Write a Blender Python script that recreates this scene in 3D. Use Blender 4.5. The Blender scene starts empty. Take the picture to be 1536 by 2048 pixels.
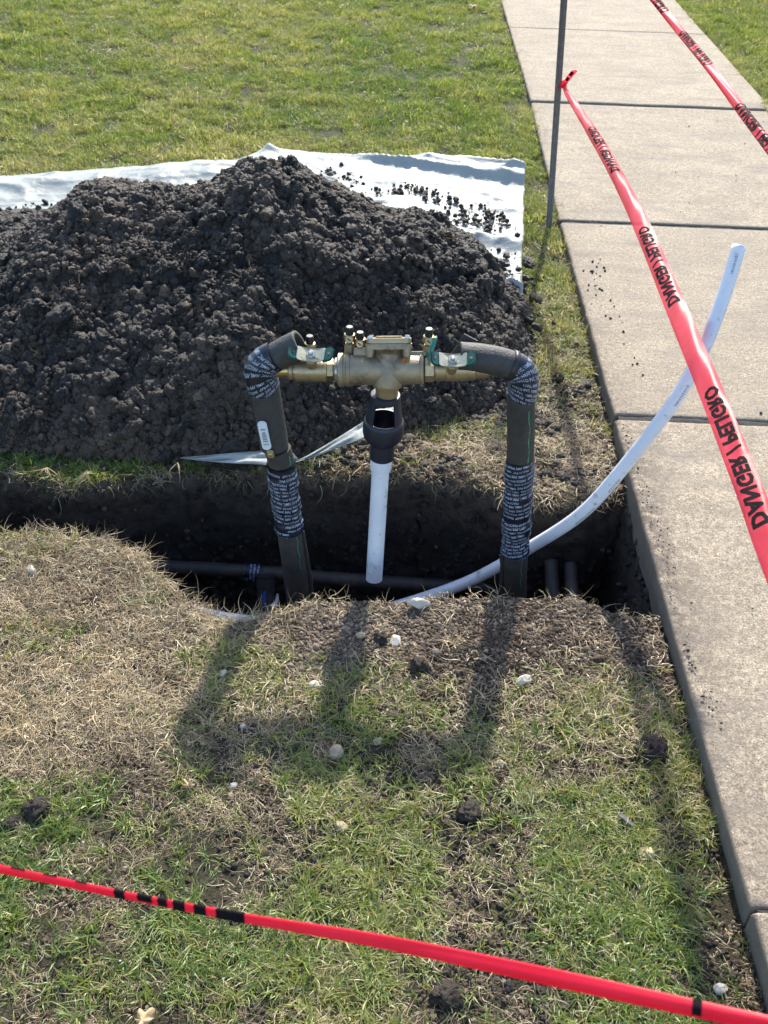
import bpy, bmesh, math, random
import numpy as np
from mathutils import Vector, Matrix, Quaternion

random.seed(7); RS = np.random.RandomState(11)
SC = bpy.context.scene; COL = SC.collection
rad = math.radians

# ------------------------------------------------------------------ camera
PITCH, ROLL, FPX, CAMH = rad(38.5), rad(1.76), 2030.0, 1.6
cf = Vector((0, math.cos(PITCH), -math.sin(PITCH)))
cu0 = Vector((0, math.sin(PITCH), math.cos(PITCH))); cr0 = Vector((1, 0, 0))
cr = cr0*math.cos(ROLL)+cu0*math.sin(ROLL); cu = -cr0*math.sin(ROLL)+cu0*math.cos(ROLL)
CAM = Vector((0, 0, CAMH))
cd = bpy.data.cameras.new('camera'); co = bpy.data.objects.new('camera', cd); COL.objects.link(co)
M3 = Matrix((cr, cu, -cf)).transposed(); co.matrix_world = Matrix.Translation(CAM) @ M3.to_4x4()
cd.sensor_fit = 'VERTICAL'; cd.lens = 7.17; cd.sensor_height = 7.17*2048/FPX; cd.sensor_width = cd.sensor_height*.75
cd.clip_start = .05; cd.clip_end = 2000
cd.dof.use_dof = True; cd.dof.focus_distance = 2.25; cd.dof.aperture_fstop = 2.1
SC.camera = co

# ------------------------------------------------------------------ light
SUN_EL, SUN_AZ = rad(38.5), rad(9)       # azimuth clockwise from +Y (ahead of the camera)
w = bpy.data.worlds.new('World'); SC.world = w; w.use_nodes = True
nt = w.node_tree; sky = nt.nodes.new('ShaderNodeTexSky'); sky.sky_type = 'NISHITA'; sky.sun_disc = False
sky.sun_elevation = SUN_EL; sky.sun_rotation = SUN_AZ
bg = nt.nodes['Background']; nt.links.new(sky.outputs[0], bg.inputs[0]); bg.inputs[1].default_value = .15
sd = Vector((math.sin(SUN_AZ)*math.cos(SUN_EL), math.cos(SUN_AZ)*math.cos(SUN_EL), math.sin(SUN_EL)))
sl = bpy.data.lights.new('sun', 'SUN'); sl.energy = 3.5; sl.angle = rad(1.6); sl.color = (1, .925, .80)
so = bpy.data.objects.new('sun', sl); COL.objects.link(so); so.rotation_euler = (-sd).to_track_quat('-Z', 'Y').to_euler()
vs = SC.view_settings; vs.view_transform = 'Standard'; vs.look = 'None'; vs.gamma = 1; vs.exposure = 1.24; vs.use_curve_mapping = False

# ------------------------------------------------------------------ measuring helpers: a direction seen from where the photographer stood
def ray(px, py): return cf + cr*((px-768)/FPX) + cu*((1024-py)/FPX)
def at(px, py, z=0.0):
    d = ray(px, py); return CAM + d*((z-CAMH)/d.z)
def aty(px, py, y):
    d = ray(px, py); return CAM + d*(y/d.y)
def atx(px, py, x):
    d = ray(px, py); return CAM + d*(x/d.x)

# ------------------------------------------------------------------ numpy noise
def _h(ix, iy, iz, s):
    n = (ix*73856093) ^ (iy*19349663) ^ (iz*83492791) ^ (s*2654435)
    n = n & 0xffffffff; n = ((n ^ (n >> 15))*2246822519) & 0xffffffff; n = ((n ^ (n >> 13))*3266489917) & 0xffffffff
    return ((n ^ (n >> 16)) & 0xffffff)/float(0xffffff)
def vn(p, s=0):
    p = np.asarray(p, float); f = np.floor(p); i = f.astype(np.int64); t = p-f; t = t*t*(3-2*t)
    r = 0
    for a in (0, 1):
        for b in (0, 1):
            for c in (0, 1):
                wt = (t[..., 0] if a else 1-t[..., 0])*(t[..., 1] if b else 1-t[..., 1])*(t[..., 2] if c else 1-t[..., 2])
                r = r+wt*_h(i[..., 0]+a, i[..., 1]+b, i[..., 2]+c, s)
    return r*2-1
def fbm(x, y, z=0., sc=1., oc=4, s=0, billow=False):
    p = np.stack(np.broadcast_arrays(np.asarray(x, float), np.asarray(y, float), np.asarray(z, float)), -1)*sc
    r = 0; a = 1; tot = 0
    for k in range(oc):
        v = vn(p*(2**k)+k*17.3, s+k)
        r = r+a*(np.abs(v)*2-1 if billow else v); tot += a; a *= .5
    return r/tot
def sstep(a, b, x): t = np.clip((np.asarray(x, float)-a)/(b-a), 0, 1); return t*t*(3-2*t)

# ------------------------------------------------------------------ object helpers
def props(o, label=None, cat=None, group=None, kind=None):
    if label: o['label'] = label
    if cat: o['category'] = cat
    if group: o['group'] = group
    if kind: o['kind'] = kind
    return o
def empty(name, loc=(0, 0, 0), label=None, cat=None, group=None, kind=None):
    o = bpy.data.objects.new(name, None); COL.objects.link(o); o.location = loc; o.empty_display_size = .05
    return props(o, label, cat, group, kind)
def mk(name, verts, faces, mat=None, parent=None, smooth=True, attrs=None, link=True):
    me = bpy.data.meshes.new(name)
    V = np.asarray(verts, np.float32).reshape(-1, 3)
    if isinstance(faces, np.ndarray) and faces.ndim == 2:
        k = faces.shape[1]; n = len(faces)
        me.vertices.add(len(V)); me.vertices.foreach_set('co', V.ravel())
        me.loops.add(n*k); me.loops.foreach_set('vertex_index', faces.astype(np.int32).ravel())
        me.polygons.add(n); me.polygons.foreach_set('loop_start', np.arange(0, n*k, k, dtype=np.int32))
        me.polygons.foreach_set('loop_total', np.full(n, k, np.int32)); me.update(calc_edges=True)
    else:
        me.from_pydata([tuple(map(float, v)) for v in V], [], [tuple(int(i) for i in f) for f in faces]); me.update()
    if smooth: me.polygons.foreach_set('use_smooth', np.ones(len(me.polygons), bool))
    if attrs:
        for k, v in attrs.items():
            a = me.attributes.new(k, 'FLOAT', 'POINT'); a.data.foreach_set('value', np.asarray(v, np.float32))
    if mat: me.materials.append(mat)
    o = bpy.data.objects.new(name, me)
    if link: COL.objects.link(o)
    if parent:
        o.parent = parent
        o.matrix_parent_inverse = Matrix.Translation(-parent.location) if parent.type == 'EMPTY' and parent.parent is None else Matrix.Identity(4)
    return o
def gridf(nu, nv, wrap=False):
    a = np.arange(nu-(0 if wrap else 1)); b = np.arange(nv-1); A, B = np.meshgrid(a, b, indexing='ij'); A2 = (A+1) % nu
    return np.stack([A*nv+B, A2*nv+B, A2*nv+B+1, A*nv+B+1], -1).reshape(-1, 4)
def frames(P):
    P = [Vector(p) for p in P]; n = len(P); T = []
    for i in range(n): T.append((P[min(i+1, n-1)]-P[max(i-1, 0)]).normalized())
    up = Vector((0, -1, 0))
    if abs(T[0].dot(up)) > .9: up = Vector((0, 0, 1))
    A = (up-T[0]*up.dot(T[0])).normalized(); out = []
    for i in range(n):
        A = (A-T[i]*A.dot(T[i])).normalized(); out.append((P[i], T[i], A, T[i].cross(A)))
    return out
def spline(pts, n):
    pts = [Vector(p) for p in pts]; P = [pts[0]*2-pts[1]]+pts+[pts[-1]*2-pts[-2]]; m = len(pts)-1; out = []
    for k in range(n+1):
        u = k/n*m; i = min(int(u), m-1); t = u-i; a, b, c, d = P[i], P[i+1], P[i+2], P[i+3]
        out.append(.5*((2*b)+(c-a)*t+(2*a-5*b+4*c-d)*t*t+(3*b-a-3*c+d)*t**3))
    return out
class Tube:
    """tube along a path; at(s,phi,off) gives a surface point. phi 0 faces the viewer side (-Y)."""
    def __init__(s, pts, r, n=40, seg=28, bump=0, seed=0, smooth=True):
        s.P = spline(pts, n) if smooth else [Vector(p) for p in pts]; s.F = frames(s.P); s.n = len(s.P)-1; s.seg = seg
        s.r = r; s.bump = bump; s.seed = seed
        s.L = [0]
        for i in range(s.n): s.L.append(s.L[-1]+(s.P[i+1]-s.P[i]).length)
    def rad(s, u): 
        if callable(s.r): return s.r(u)
        if isinstance(s.r, (tuple, list)): return float(np.interp(u, np.linspace(0, 1, len(s.r)), s.r))
        return s.r
    def at(s, dist, phi, off=0):
        u = np.clip(dist, 0, s.L[-1]-1e-6); i = min(int(np.searchsorted(s.L, u, 'right'))-1, s.n-1); t = (u-s.L[i])/(s.L[i+1]-s.L[i])
        p = s.P[i].lerp(s.P[i+1], t); A = s.F[i][2].lerp(s.F[i+1][2], t); B = s.F[i][3].lerp(s.F[i+1][3], t)
        d = A*math.cos(phi)+B*math.sin(phi); rr = s.rad(dist/s.L[-1])+off
        if s.bump: rr += s.bump*float(fbm(p.x+d.x*.03, p.y+d.y*.03, p.z+d.z*.03, sc=45, oc=2, s=s.seed))
        return p+d*rr
    def mesh(s, name, mat, parent=None, cap=True, wall=None, gap=None, attrs=None):
        # wall: hollow wall thickness, gap: (phi0, phi1) open slit
        m = s.n+1; seg = s.seg; V = []
        ph = np.linspace(0, 2*math.pi, seg, endpoint=False) if gap is None else np.linspace(gap[1], gap[0]+2*math.pi, seg)
        C = np.array([list(f[0]) for f in s.F]); A = np.array([list(f[2]) for f in s.F]); B = np.array([list(f[3]) for f in s.F])
        R = np.array([s.rad(l/s.L[-1]) for l in s.L])
        D = A[None]*np.cos(ph)[:, None, None]+B[None]*np.sin(ph)[:, None, None]
        RR = np.repeat(R[None], seg, 0)
        if s.bump:
            q = C[None]+D*.03; RR = RR+s.bump*fbm(q[..., 0], q[..., 1], q[..., 2], sc=45, oc=2, s=s.seed)
        V = (C[None]+D*RR[..., None]).reshape(-1, 3); faces = [tuple(f) for f in gridf(seg, m, gap is None)]
        if wall:
            V2 = (C[None]+D*(RR-wall)[..., None]).reshape(-1, 3); o = len(V); V = np.concatenate([V, V2])
            faces += [tuple(o+i for i in f[::-1]) for f in gridf(seg, m, gap is None)]
            for j in (0, m-1):
                for i in range(seg if gap is None else seg-1):
                    a = i*m+j; b = ((i+1) % seg)*m+j; f = (a, b, b+o, a+o); faces.append(f if j else f[::-1])
            if gap is not None:
                for i in (0, seg-1):
                    for j in range(m-1):
                        a = i*m+j; f = (a, a+1, a+1+o, a+o); faces.append(f if i == 0 else f[::-1])
        elif cap:
            faces.append(tuple(i*m for i in range(seg))[::1]); faces.append(tuple(i*m+m-1 for i in range(seg))[::-1])
        return mk(name, V, faces, mat, parent)
def lathe(name, prof, mat, parent=None, axis=(0, 0, 1), org=(0, 0, 0), seg=40, ph=(0, 360), wall=0, smooth=True, xdir=None, ngon=None):
    """prof: list of (r, h) along the axis."""
    ax = Vector(axis).normalized(); X = Vector(xdir) if xdir else (Vector((0, -1, 0)) if abs(ax.y) < .9 else Vector((0, 0, 1)))
    X = (X-ax*X.dot(ax)).normalized(); Y = ax.cross(X); O = Vector(org)
    full = ph == (0, 360); n = ngon or seg; angs = [rad(ph[0]+(ph[1]-ph[0])*i/(n if full else n-1)) for i in range(n)]
    V = []; m = len(prof)
    pr = list(prof)
    if wall: pr = pr+[(r-wall, h) for r, h in pr[::-1]]; 
    M = len(pr)
    for a in angs:
        d = X*math.cos(a)+Y*math.sin(a)
        for r, h in pr: V.append(O+ax*h+d*r)
    F = [tuple(f) for f in gridf(n, M, full)]
    if wall: 
        for i in range(n if full else n-1): F.append((i*M+M-1, ((i+1) % n)*M+M-1, ((i+1) % n)*M, i*M))
        if not full: F.append(tuple(range(M))); F.append(tuple((n-1)*M+k for k in range(M))[::-1])
    else:
        if full: F.append(tuple(i*M for i in range(n))[::-1]); F.append(tuple(i*M+M-1 for i in range(n)))
        else: F.append(tuple(range(M))); F.append(tuple((n-1)*M+k for k in range(M))[::-1])
    o = mk(name, V, F, mat, parent, smooth=smooth)
    bm = bmesh.new(); bm.from_mesh(o.data); bmesh.ops.recalc_face_normals(bm, faces=bm.faces); bm.to_mesh(o.data); bm.free()
    if smooth and hasattr(o.data, 'set_sharp_from_angle'): o.data.set_sharp_from_angle(angle=rad(35))
    return o
def plate(name, outline, thick, M, mat, parent=None, bevel=.0012, bend=None):
    """flat outline (list of x,y) extruded by thick, placed by matrix M; bend(x)->z offset."""
    bm = bmesh.new(); vs_ = [bm.verts.new((x, y, 0)) for x, y in outline]; f = bm.faces.new(vs_)
    r = bmesh.ops.extrude_face_region(bm, geom=[f]); bmesh.ops.translate(bm, verts=[v for v in r['geom'] if isinstance(v, bmesh.types.BMVert)], vec=(0, 0, thick))
    bmesh.ops.recalc_face_normals(bm, faces=bm.faces)
    if bevel:
        ed = [e for e in bm.edges if e.is_manifold and e.calc_face_angle(0) > .9]; bmesh.ops.bevel(bm, geom=ed, offset=bevel, segments=2, affect='EDGES', clamp_overlap=True)
    if bend:
        bmesh.ops.triangulate(bm, faces=bm.faces); bmesh.ops.subdivide_edges(bm, edges=bm.edges, cuts=2)
        for v in bm.verts: v.co.z += bend(v.co.x)
    me = bpy.data.meshes.new(name); bm.to_mesh(me); bm.free(); me.transform(M)
    me.polygons.foreach_set('use_smooth', np.ones(len(me.polygons), bool)); me.set_sharp_from_angle(angle=rad(40))
    me.materials.append(mat); o = bpy.data.objects.new(name, me); COL.objects.link(o)
    if parent: 
        o.parent = parent
        if parent.type == 'EMPTY': o.matrix_parent_inverse = Matrix.Translation(-parent.location)
    return o
def rrect(w_, h_, r, n=5, cx=0, cy=0):
    out = []
    for qx, qy, a0 in ((1, 1, 0), (-1, 1, 90), (-1, -1, 180), (1, -1, 270)):
        for i in range(n+1):
            a = rad(a0+90*i/n); out.append((cx+qx*(w_/2-r)+r*math.cos(a), cy+qy*(h_/2-r)+r*math.sin(a)))
    return out
_tc = {}
def textmesh(s, bold=.02, cuts=0):
    if (s, bold, cuts) in _tc: return _tc[(s, bold, cuts)]
    cu_ = bpy.data.curves.new('t', 'FONT'); cu_.body = s; cu_.size = 1; cu_.offset = bold; cu_.resolution_u = 2; cu_.space_character = 1.05
    ob = bpy.data.objects.new('t', cu_); me = bpy.data.meshes.new_from_object(ob)
    if cuts:
        bm = bmesh.new(); bm.from_mesh(me); bmesh.ops.triangulate(bm, faces=bm.faces)
        for _ in range(cuts):
            le = [e for e in bm.edges if e.calc_length() > .13]
            if not le: break
            bmesh.ops.subdivide_edges(bm, edges=le, cuts=1); bmesh.ops.triangulate(bm, faces=bm.faces)
        bm.to_mesh(me); bm.free()
    V = np.array([v.co[:2] for v in me.vertices]); F = [tuple(p.vertices) for p in me.polygons]
    bpy.data.objects.remove(ob); bpy.data.curves.remove(cu_); bpy.data.meshes.remove(me)
    V[:, 0] -= V[:, 0].min(); _tc[(s, bold, cuts)] = (V, F); return V, F

# ------------------------------------------------------------------ materials
def newmat(name):
    m = bpy.data.materials.new(name); m.use_nodes = True; nt = m.node_tree; p = nt.nodes['Principled BSDF']; return m, nt, p
def N(nt, t, **k):
    n = nt.nodes.new(t)
    for a, b in k.items(): setattr(n, a, b)
    return n
def noise(nt, sc, det=4, rough=.55, co=None, typ=None):
    n = N(nt, 'ShaderNodeTexNoise'); n.inputs['Scale'].default_value = sc; n.inputs['Detail'].default_value = det; n.inputs['Roughness'].default_value = rough
    if co is not None: nt.links.new(co, n.inputs['Vector'])
    return n.outputs['Fac']
def ramp(nt, fac, stops):
    r = N(nt, 'ShaderNodeValToRGB'); e = r.color_ramp.elements
    while len(e) < len(stops): e.new(.5)
    for el, (p, c) in zip(e, stops): el.position = p; el.color = (*c, 1) if len(c) == 3 else c
    nt.links.new(fac, r.inputs[0]); return r.outputs[0]
def mix(nt, fac, a, b, typ='MIX'):
    m = N(nt, 'ShaderNodeMix', data_type='RGBA', blend_type=typ)
    for sck, v in ((m.inputs[0], fac), (m.inputs[6], a), (m.inputs[7], b)):
        if hasattr(v, 'links') or hasattr(v, 'is_linked'): nt.links.new(v, sck)
        elif isinstance(v, (int, float)): sck.default_value = v
        else: sck.default_value = (*v, 1)
    return m.outputs[2]
def bump(nt, h, dist, strength=1, prev=None):
    b = N(nt, 'ShaderNodeBump'); b.inputs['Distance'].default_value = dist; b.inputs['Strength'].default_value = strength; nt.links.new(h, b.inputs['Height'])
    if prev is not None: nt.links.new(prev, b.inputs['Normal'])
    return b.outputs[0]
def objco(nt): return N(nt, 'ShaderNodeTexCoord').outputs['Object']
def geopos(nt): return N(nt, 'ShaderNodeNewGeometry').outputs['Position']
def simple(name, c1, c2=None, rough=.5, sc=40, metal=0, bd=0, bs=200, spec=.5, dirt=None, rr=.0):
    m, nt, p = newmat(name); g = geopos(nt)
    c2 = c2 or tuple(x*.8 for x in c1); f = noise(nt, sc, 5, .6, g); c = ramp(nt, f, [(.35, c1), (.65, c2)])
    if dirt:
        f2 = noise(nt, dirt[1], 6, .7, g); msk = ramp(nt, f2, [(dirt[2], (0, 0, 0)), (min(dirt[2]+.12, 1), (1, 1, 1))]); c = mix(nt, msk, c, dirt[0])
    nt.links.new(c, p.inputs['Base Color']); p.inputs['Roughness'].default_value = rough; p.inputs['Metallic'].default_value = metal
    p.inputs['Specular IOR Level'].default_value = spec
    if rr: 
        q = N(nt, 'ShaderNodeMapRange'); q.inputs[3].default_value = rough-rr; q.inputs[4].default_value = rough+rr; nt.links.new(noise(nt, sc*2.3, 4, .6, g), q.inputs[0]); nt.links.new(q.outputs[0], p.inputs['Roughness'])
    if bd: nt.links.new(bump(nt, noise(nt, bs, 4, .6, g), bd), p.inputs['Normal'])
    return m
def concrete():
    m, nt, p = newmat('concrete'); g = geopos(nt)
    base = ramp(nt, noise(nt, 3.2, 6, .65, g), [(.3, (.29, .243, .182)), (.7, (.375, .32, .242))])
    sp = ramp(nt, noise(nt, 260, 3, .7, g), [(.34, (.42, .41, .40)), (.5, (1, 1, 1)), (.66, (1.5, 1.47, 1.42))]); c = mix(nt, 1.0, base, sp, 'MULTIPLY')
    sp2 = ramp(nt, noise(nt, 90, 4, .7, g), [(.36, (.62, .61, .59)), (.62, (1.18, 1.17, 1.15))]); c = mix(nt, .9, c, sp2, 'MULTIPLY')
    v = N(nt, 'ShaderNodeTexVoronoi'); v.inputs['Scale'].default_value = 105; nt.links.new(g, v.inputs['Vector'])
    fl = ramp(nt, v.outputs['Distance'], [(.0, (1, 1, 1)), (.16, (1, 1, 1)), (.22, (0, 0, 0))]); rnd = N(nt, 'ShaderNodeSeparateColor'); nt.links.new(v.outputs['Color'], rnd.inputs[0])
    k1 = ramp(nt, rnd.outputs[0], [(.86, (0, 0, 0)), (.87, (1, 1, 1))]); mk_ = mix(nt, 1.0, fl, k1, 'MULTIPLY'); c = mix(nt, mk_, c, (.66, .62, .56))
    k2 = ramp(nt, rnd.outputs[1], [(.93, (0, 0, 0)), (.94, (1, 1, 1))]); mk2 = mix(nt, 1.0, fl, k2, 'MULTIPLY'); c = mix(nt, mk2, c, (.10, .085, .07))
    # stains: soft grey smudges, streaked across the walk
    mp = N(nt, 'ShaderNodeMapping'); mp.inputs['Scale'].default_value = (2.2, 5.5, 1); nt.links.new(g, mp.inputs[0])
    st = ramp(nt, noise(nt, 1.6, 7, .72, mp.outputs[0]), [(.46, (0, 0, 0)), (.70, (.85, .85, .85))]); c = mix(nt, st, c, (.19, .165, .135))
    # soiled margin along the dug side of the walk (soil smeared on the slab edge) 
    sx = N(nt, 'ShaderNodeSeparateXYZ'); nt.links.new(g, sx.inputs[0])
    ed = N(nt, 'ShaderNodeMapRange'); ed.inputs[1].default_value = .655; ed.inputs[2].default_value = .80; ed.inputs[3].default_value = 1; ed.inputs[4].default_value = 0; nt.links.new(sx.outputs[0], ed.inputs[0])
    ey = ramp(nt, N(nt, 'ShaderNodeMapRange').outputs[0], [(0, (1, 1, 1)), (1, (1, 1, 1))])
    mr = N(nt, 'ShaderNodeMapRange'); mr.inputs[1].default_value = 1.0; mr.inputs[2].default_value = 3.0; nt.links.new(sx.outputs[1], mr.inputs[0])
    band = ramp(nt, mr.outputs[0], [(.1, (.35, .35, .35)), (.35, (1, 1, 1)), (.65, (1, 1, 1)), (.95, (.3, .3, .3))])
    mp2 = N(nt, 'ShaderNodeMapping'); mp2.inputs['Scale'].default_value = (4, 26, 1); mp2.inputs['Rotation'].default_value = (0, 0, .12); nt.links.new(g, mp2.inputs[0])
    sc2 = ramp(nt, noise(nt, 1.3, 6, .75, mp2.outputs[0]), [(.60, (0, 0, 0)), (.70, (.8, .8, .8))]); c = mix(nt, sc2, c, (.15, .13, .11))
    dn = ramp(nt, noise(nt, 42, 6, .75, g), [(.41, (0, 0, 0)), (.54, (1, 1, 1))]); q = mix(nt, 1.0, dn, ed.outputs[0], 'MULTIPLY'); q = mix(nt, 1.0, q, band, 'MULTIPLY'); c = mix(nt, q, c, (.12, .095, .075))
    # vertical faces are a darker brown-grey
    nz = N(nt, 'ShaderNodeSeparateXYZ'); nt.links.new(N(nt, 'ShaderNodeNewGeometry').outputs['True Normal'], nz.inputs[0])
    vz = ramp(nt, nz.outputs[2], [(.3, (1, 1, 1)), (.8, (0, 0, 0))]); vc = mix(nt, noise(nt, 30, 5, .7, g), (.10, .086, .069), (.22, .19, .155)); c = mix(nt, vz, c, vc)
    nt.links.new(c, p.inputs['Base Color']); p.inputs['Roughness'].default_value = .85; p.inputs['Specular IOR Level'].default_value = .35
    b = bump(nt, noise(nt, 240, 4, .75, g), .0022, 1.0); b = bump(nt, noise(nt, 40, 5, .6, g), .003, .8, b); nt.links.new(b, p.inputs['Normal'])
    return m
def soilmat(name, dark, brown, dry, spec=.55, inst=False, tan=(.26, .205, .15)):
    m, nt, p = newmat(name); g = geopos(nt)
    c = ramp(nt, noise(nt, 9, 6, .7, g), [(.35, dark), (.62, brown), (.8, dry)])
    c = mix(nt, .6, c, ramp(nt, noise(nt, 160, 4, .7, g), [(.35, (.5, .5, .5)), (.65, (1.6, 1.55, 1.5))]), 'MULTIPLY')
    if inst:
        a = N(nt, 'ShaderNodeAttribute', attribute_type='INSTANCER', attribute_name='col'); c = mix(nt, a.outputs['Fac'], c, tan)
    nt.links.new(c, p.inputs['Base Color']); p.inputs['Roughness'].default_value = .62; p.inputs['Specular IOR Level'].default_value = spec
    b = bump(nt, noise(nt, 330, 4, .75, g), .0030, 1); b = bump(nt, noise(nt, 95, 4, .7, g), .008, 1, b); nt.links.new(b, p.inputs['Normal'])
    return m
def blade_mat(name, stops, trans=.35, tint=None):
    m = bpy.data.materials.new(name); m.use_nodes = True; nt = m.node_tree; nt.nodes.clear()
    out = N(nt, 'ShaderNodeOutputMaterial')
    a = N(nt, 'ShaderNodeAttribute', attribute_type='GEOMETRY', attribute_name='bc'); b = N(nt, 'ShaderNodeAttribute', attribute_type='INSTANCER', attribute_name='col')
    ad = N(nt, 'ShaderNodeMath', operation='ADD'); nt.links.new(a.outputs['Fac'], ad.inputs[0]); nt.links.new(b.outputs['Fac'], ad.inputs[1])
    hf = N(nt, 'ShaderNodeMath', operation='MULTIPLY'); hf.inputs[1].default_value = .5; nt.links.new(ad.outputs[0], hf.inputs[0])
    c = ramp(nt, hf.outputs[0], stops)
    d = N(nt, 'ShaderNodeBsdfDiffuse'); t = N(nt, 'ShaderNodeBsdfTranslucent'); gl = N(nt, 'ShaderNodeBsdfGlossy'); gl.inputs['Roughness'].default_value = .45; gl.inputs[0].default_value = (.9, .95, .9, 1)
    nt.links.new(c, d.inputs[0]); c2 = mix(nt, 1.0, c, (1.25, 1.3, .8), 'MULTIPLY'); nt.links.new(c2, t.inputs[0])
    m1 = N(nt, 'ShaderNodeMixShader'); m1.inputs[0].default_value = trans; nt.links.new(d.outputs[0], m1.inputs[1]); nt.links.new(t.outputs[0], m1.inputs[2])
    m2 = N(nt, 'ShaderNodeMixShader'); m2.inputs[0].default_value = .045; nt.links.new(m1.outputs[0], m2.inputs[1]); nt.links.new(gl.outputs[0], m2.inputs[2])
    nt.links.new(m2.outputs[0], out.inputs[0]); return m

M_conc = concrete()
M_ground = None
M_pile = soilmat('black_clay_soil', (.009, .0085, .0088), (.016, .0145, .0138), (.036, .029, .024))
M_clod = soilmat('clod_soil', (.010, .009, .0088), (.020, .017, .0150), (.048, .037, .028), inst=True, tan=(.15, .108, .074))
M_crumb = soilmat('dry_crumb_soil', (.045, .030, .020), (.125, .086, .058), (.26, .19, .13), inst=True, spec=.2, tan=(.52, .42, .31))
M_lump = soilmat('brown_clod_soil', (.028, .022, .018), (.06, .045, .034), (.12, .09, .066), spec=.3)
M_grass = blade_mat('grass_blade', [(.05, (.045, .105, .012)), (.28, (.095, .175, .02)), (.5, (.19, .245, .03)), (.7, (.31, .30, .075)), (.92, (.46, .39, .20))], .45)
M_straw = blade_mat('dry_straw', [(.1, (.12, .09, .055)), (.4, (.30, .22, .125)), (.7, (.52, .40, .24)), (.95, (.70, .57, .38))], .25)
M_brass = simple('aged_brass', (.48, .38, .22), (.35, .285, .185), .4, 26, .75, .0006, 260, dirt=((.20, .15, .10), 14, .56), rr=.12)
M_brass2 = simple('bright_brass', (.55, .42, .20), (.42, .32, .16), .33, 30, .95, .0003, 200, rr=.1)
M_bronze = simple('cast_bronze', (.40, .33, .215), (.27, .23, .165), .46, 30, .65, .0012, 420, dirt=((.16, .125, .09), 11, .55), rr=.12)
M_steel = simple('zinc_plate', (.62, .56, .36), (.50, .47, .34), .35, 40, .9, .0002, 300, rr=.1)
M_nut = simple('steel_nut', (.55, .55, .55), (.42, .42, .42), .35, 60, .9)
M_green = simple('green_vinyl', (.003, .085, .065), (.003, .065, .05), .38, 30, 0, .0003, 300)
M_green_lit = simple('green_vinyl_lit', (.01, .30, .28), (.01, .24, .22), .4, 30)  # green vinyl again, with the cyan light on it put into the colour
M_cap = simple('black_plastic_cap', (.012, .013, .016), (.02, .02, .022), .4, 50)
M_gap = simple('dark_navy_plastic', (.010, .013, .024), (.014, .019, .034), .42, 30, 0, .0002, 300, dirt=((.07, .055, .04), 22, .62), rr=.08)
M_pvc = simple('white_pvc', (.74, .77, .82), (.64, .67, .73), .34, 9, 0, .0002, 90, dirt=((.38, .33, .27), 30, .57), rr=.06)
M_bore_shade = simple('pvc_bore', (.10, .09, .08), None, .8)  # dark colour paints the shade inside the white pipe ends
M_foam = simple('grey_pipe_foam', (.034, .035, .035), (.050, .050, .047), .62, 60, 0, .0022, 190, dirt=((.07, .06, .05), 9, .68))
M_foamd = simple('dirty_pipe_foam', (.034, .031, .027), (.054, .047, .039), .8, 30, 0, .0022, 170, dirt=((.075, .057, .042), 12, .57))
M_wrap = simple('black_wrap_tape', (.006, .009, .018), (.010, .014, .026), .33, 40, 0, .0012, 70)
M_print = simple('white_print', (.42, .49, .62), (.30, .37, .50), .5, 120, 0, dirt=((.03, .03, .04), 60, .56))
M_ink = simple('black_ink', (.008, .006, .007), (.012, .008, .010), .8, spec=.1)
M_faint = simple('grey_ink', (.30, .32, .36), None, .5)
M_seam = simple('green_seam_line', (.03, .28, .12), (.05, .36, .17), .6, 80)
M_lever = simple('white_lever_vinyl', (.70, .76, .82), (.62, .68, .75), .35, 30)
M_stake = simple('grey_steel_stake', (.10, .105, .105), (.15, .15, .145), .5, 50, .4, .0005, 200, dirt=((.06, .05, .04), 8, .62))
M_rust = simple('orange_rust', (.42, .12, .03), (.30, .09, .03), .8, 90)
M_blue = simple('blue_wire_vinyl', (.02, .07, .35), None, .4)
M_dust = simple('white_film', (.72, .72, .74), None, .4)
M_oldpipe = simple('soiled_black_pipe', (.018, .018, .020), (.035, .03, .028), .6, 30, 0, .001, 120, dirt=((.05, .04, .035), 14, .5))
M_rock = simple('pale_limestone', (.62, .58, .50), (.46, .42, .35), .85, 45, 0, .002, 160, dirt=((.18, .14, .10), 30, .6))
M_rockt = simple('tan_stone', (.42, .33, .21), (.30, .24, .16), .85, 40, 0, .002, 160, dirt=((.14, .11, .08), 30, .6))
M_leaf = simple('dry_leaf', (.50, .36, .20), (.40, .28, .15), .7, 30)
M_joint = simple('joint_filler', (.035, .033, .03), (.06, .055, .048), .95, 60, 0, .003, 150)
M_bed = simple('gravel_bed', (.10, .085, .07), (.06, .05, .04), .95, 60, 0, .004, 90)

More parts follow.
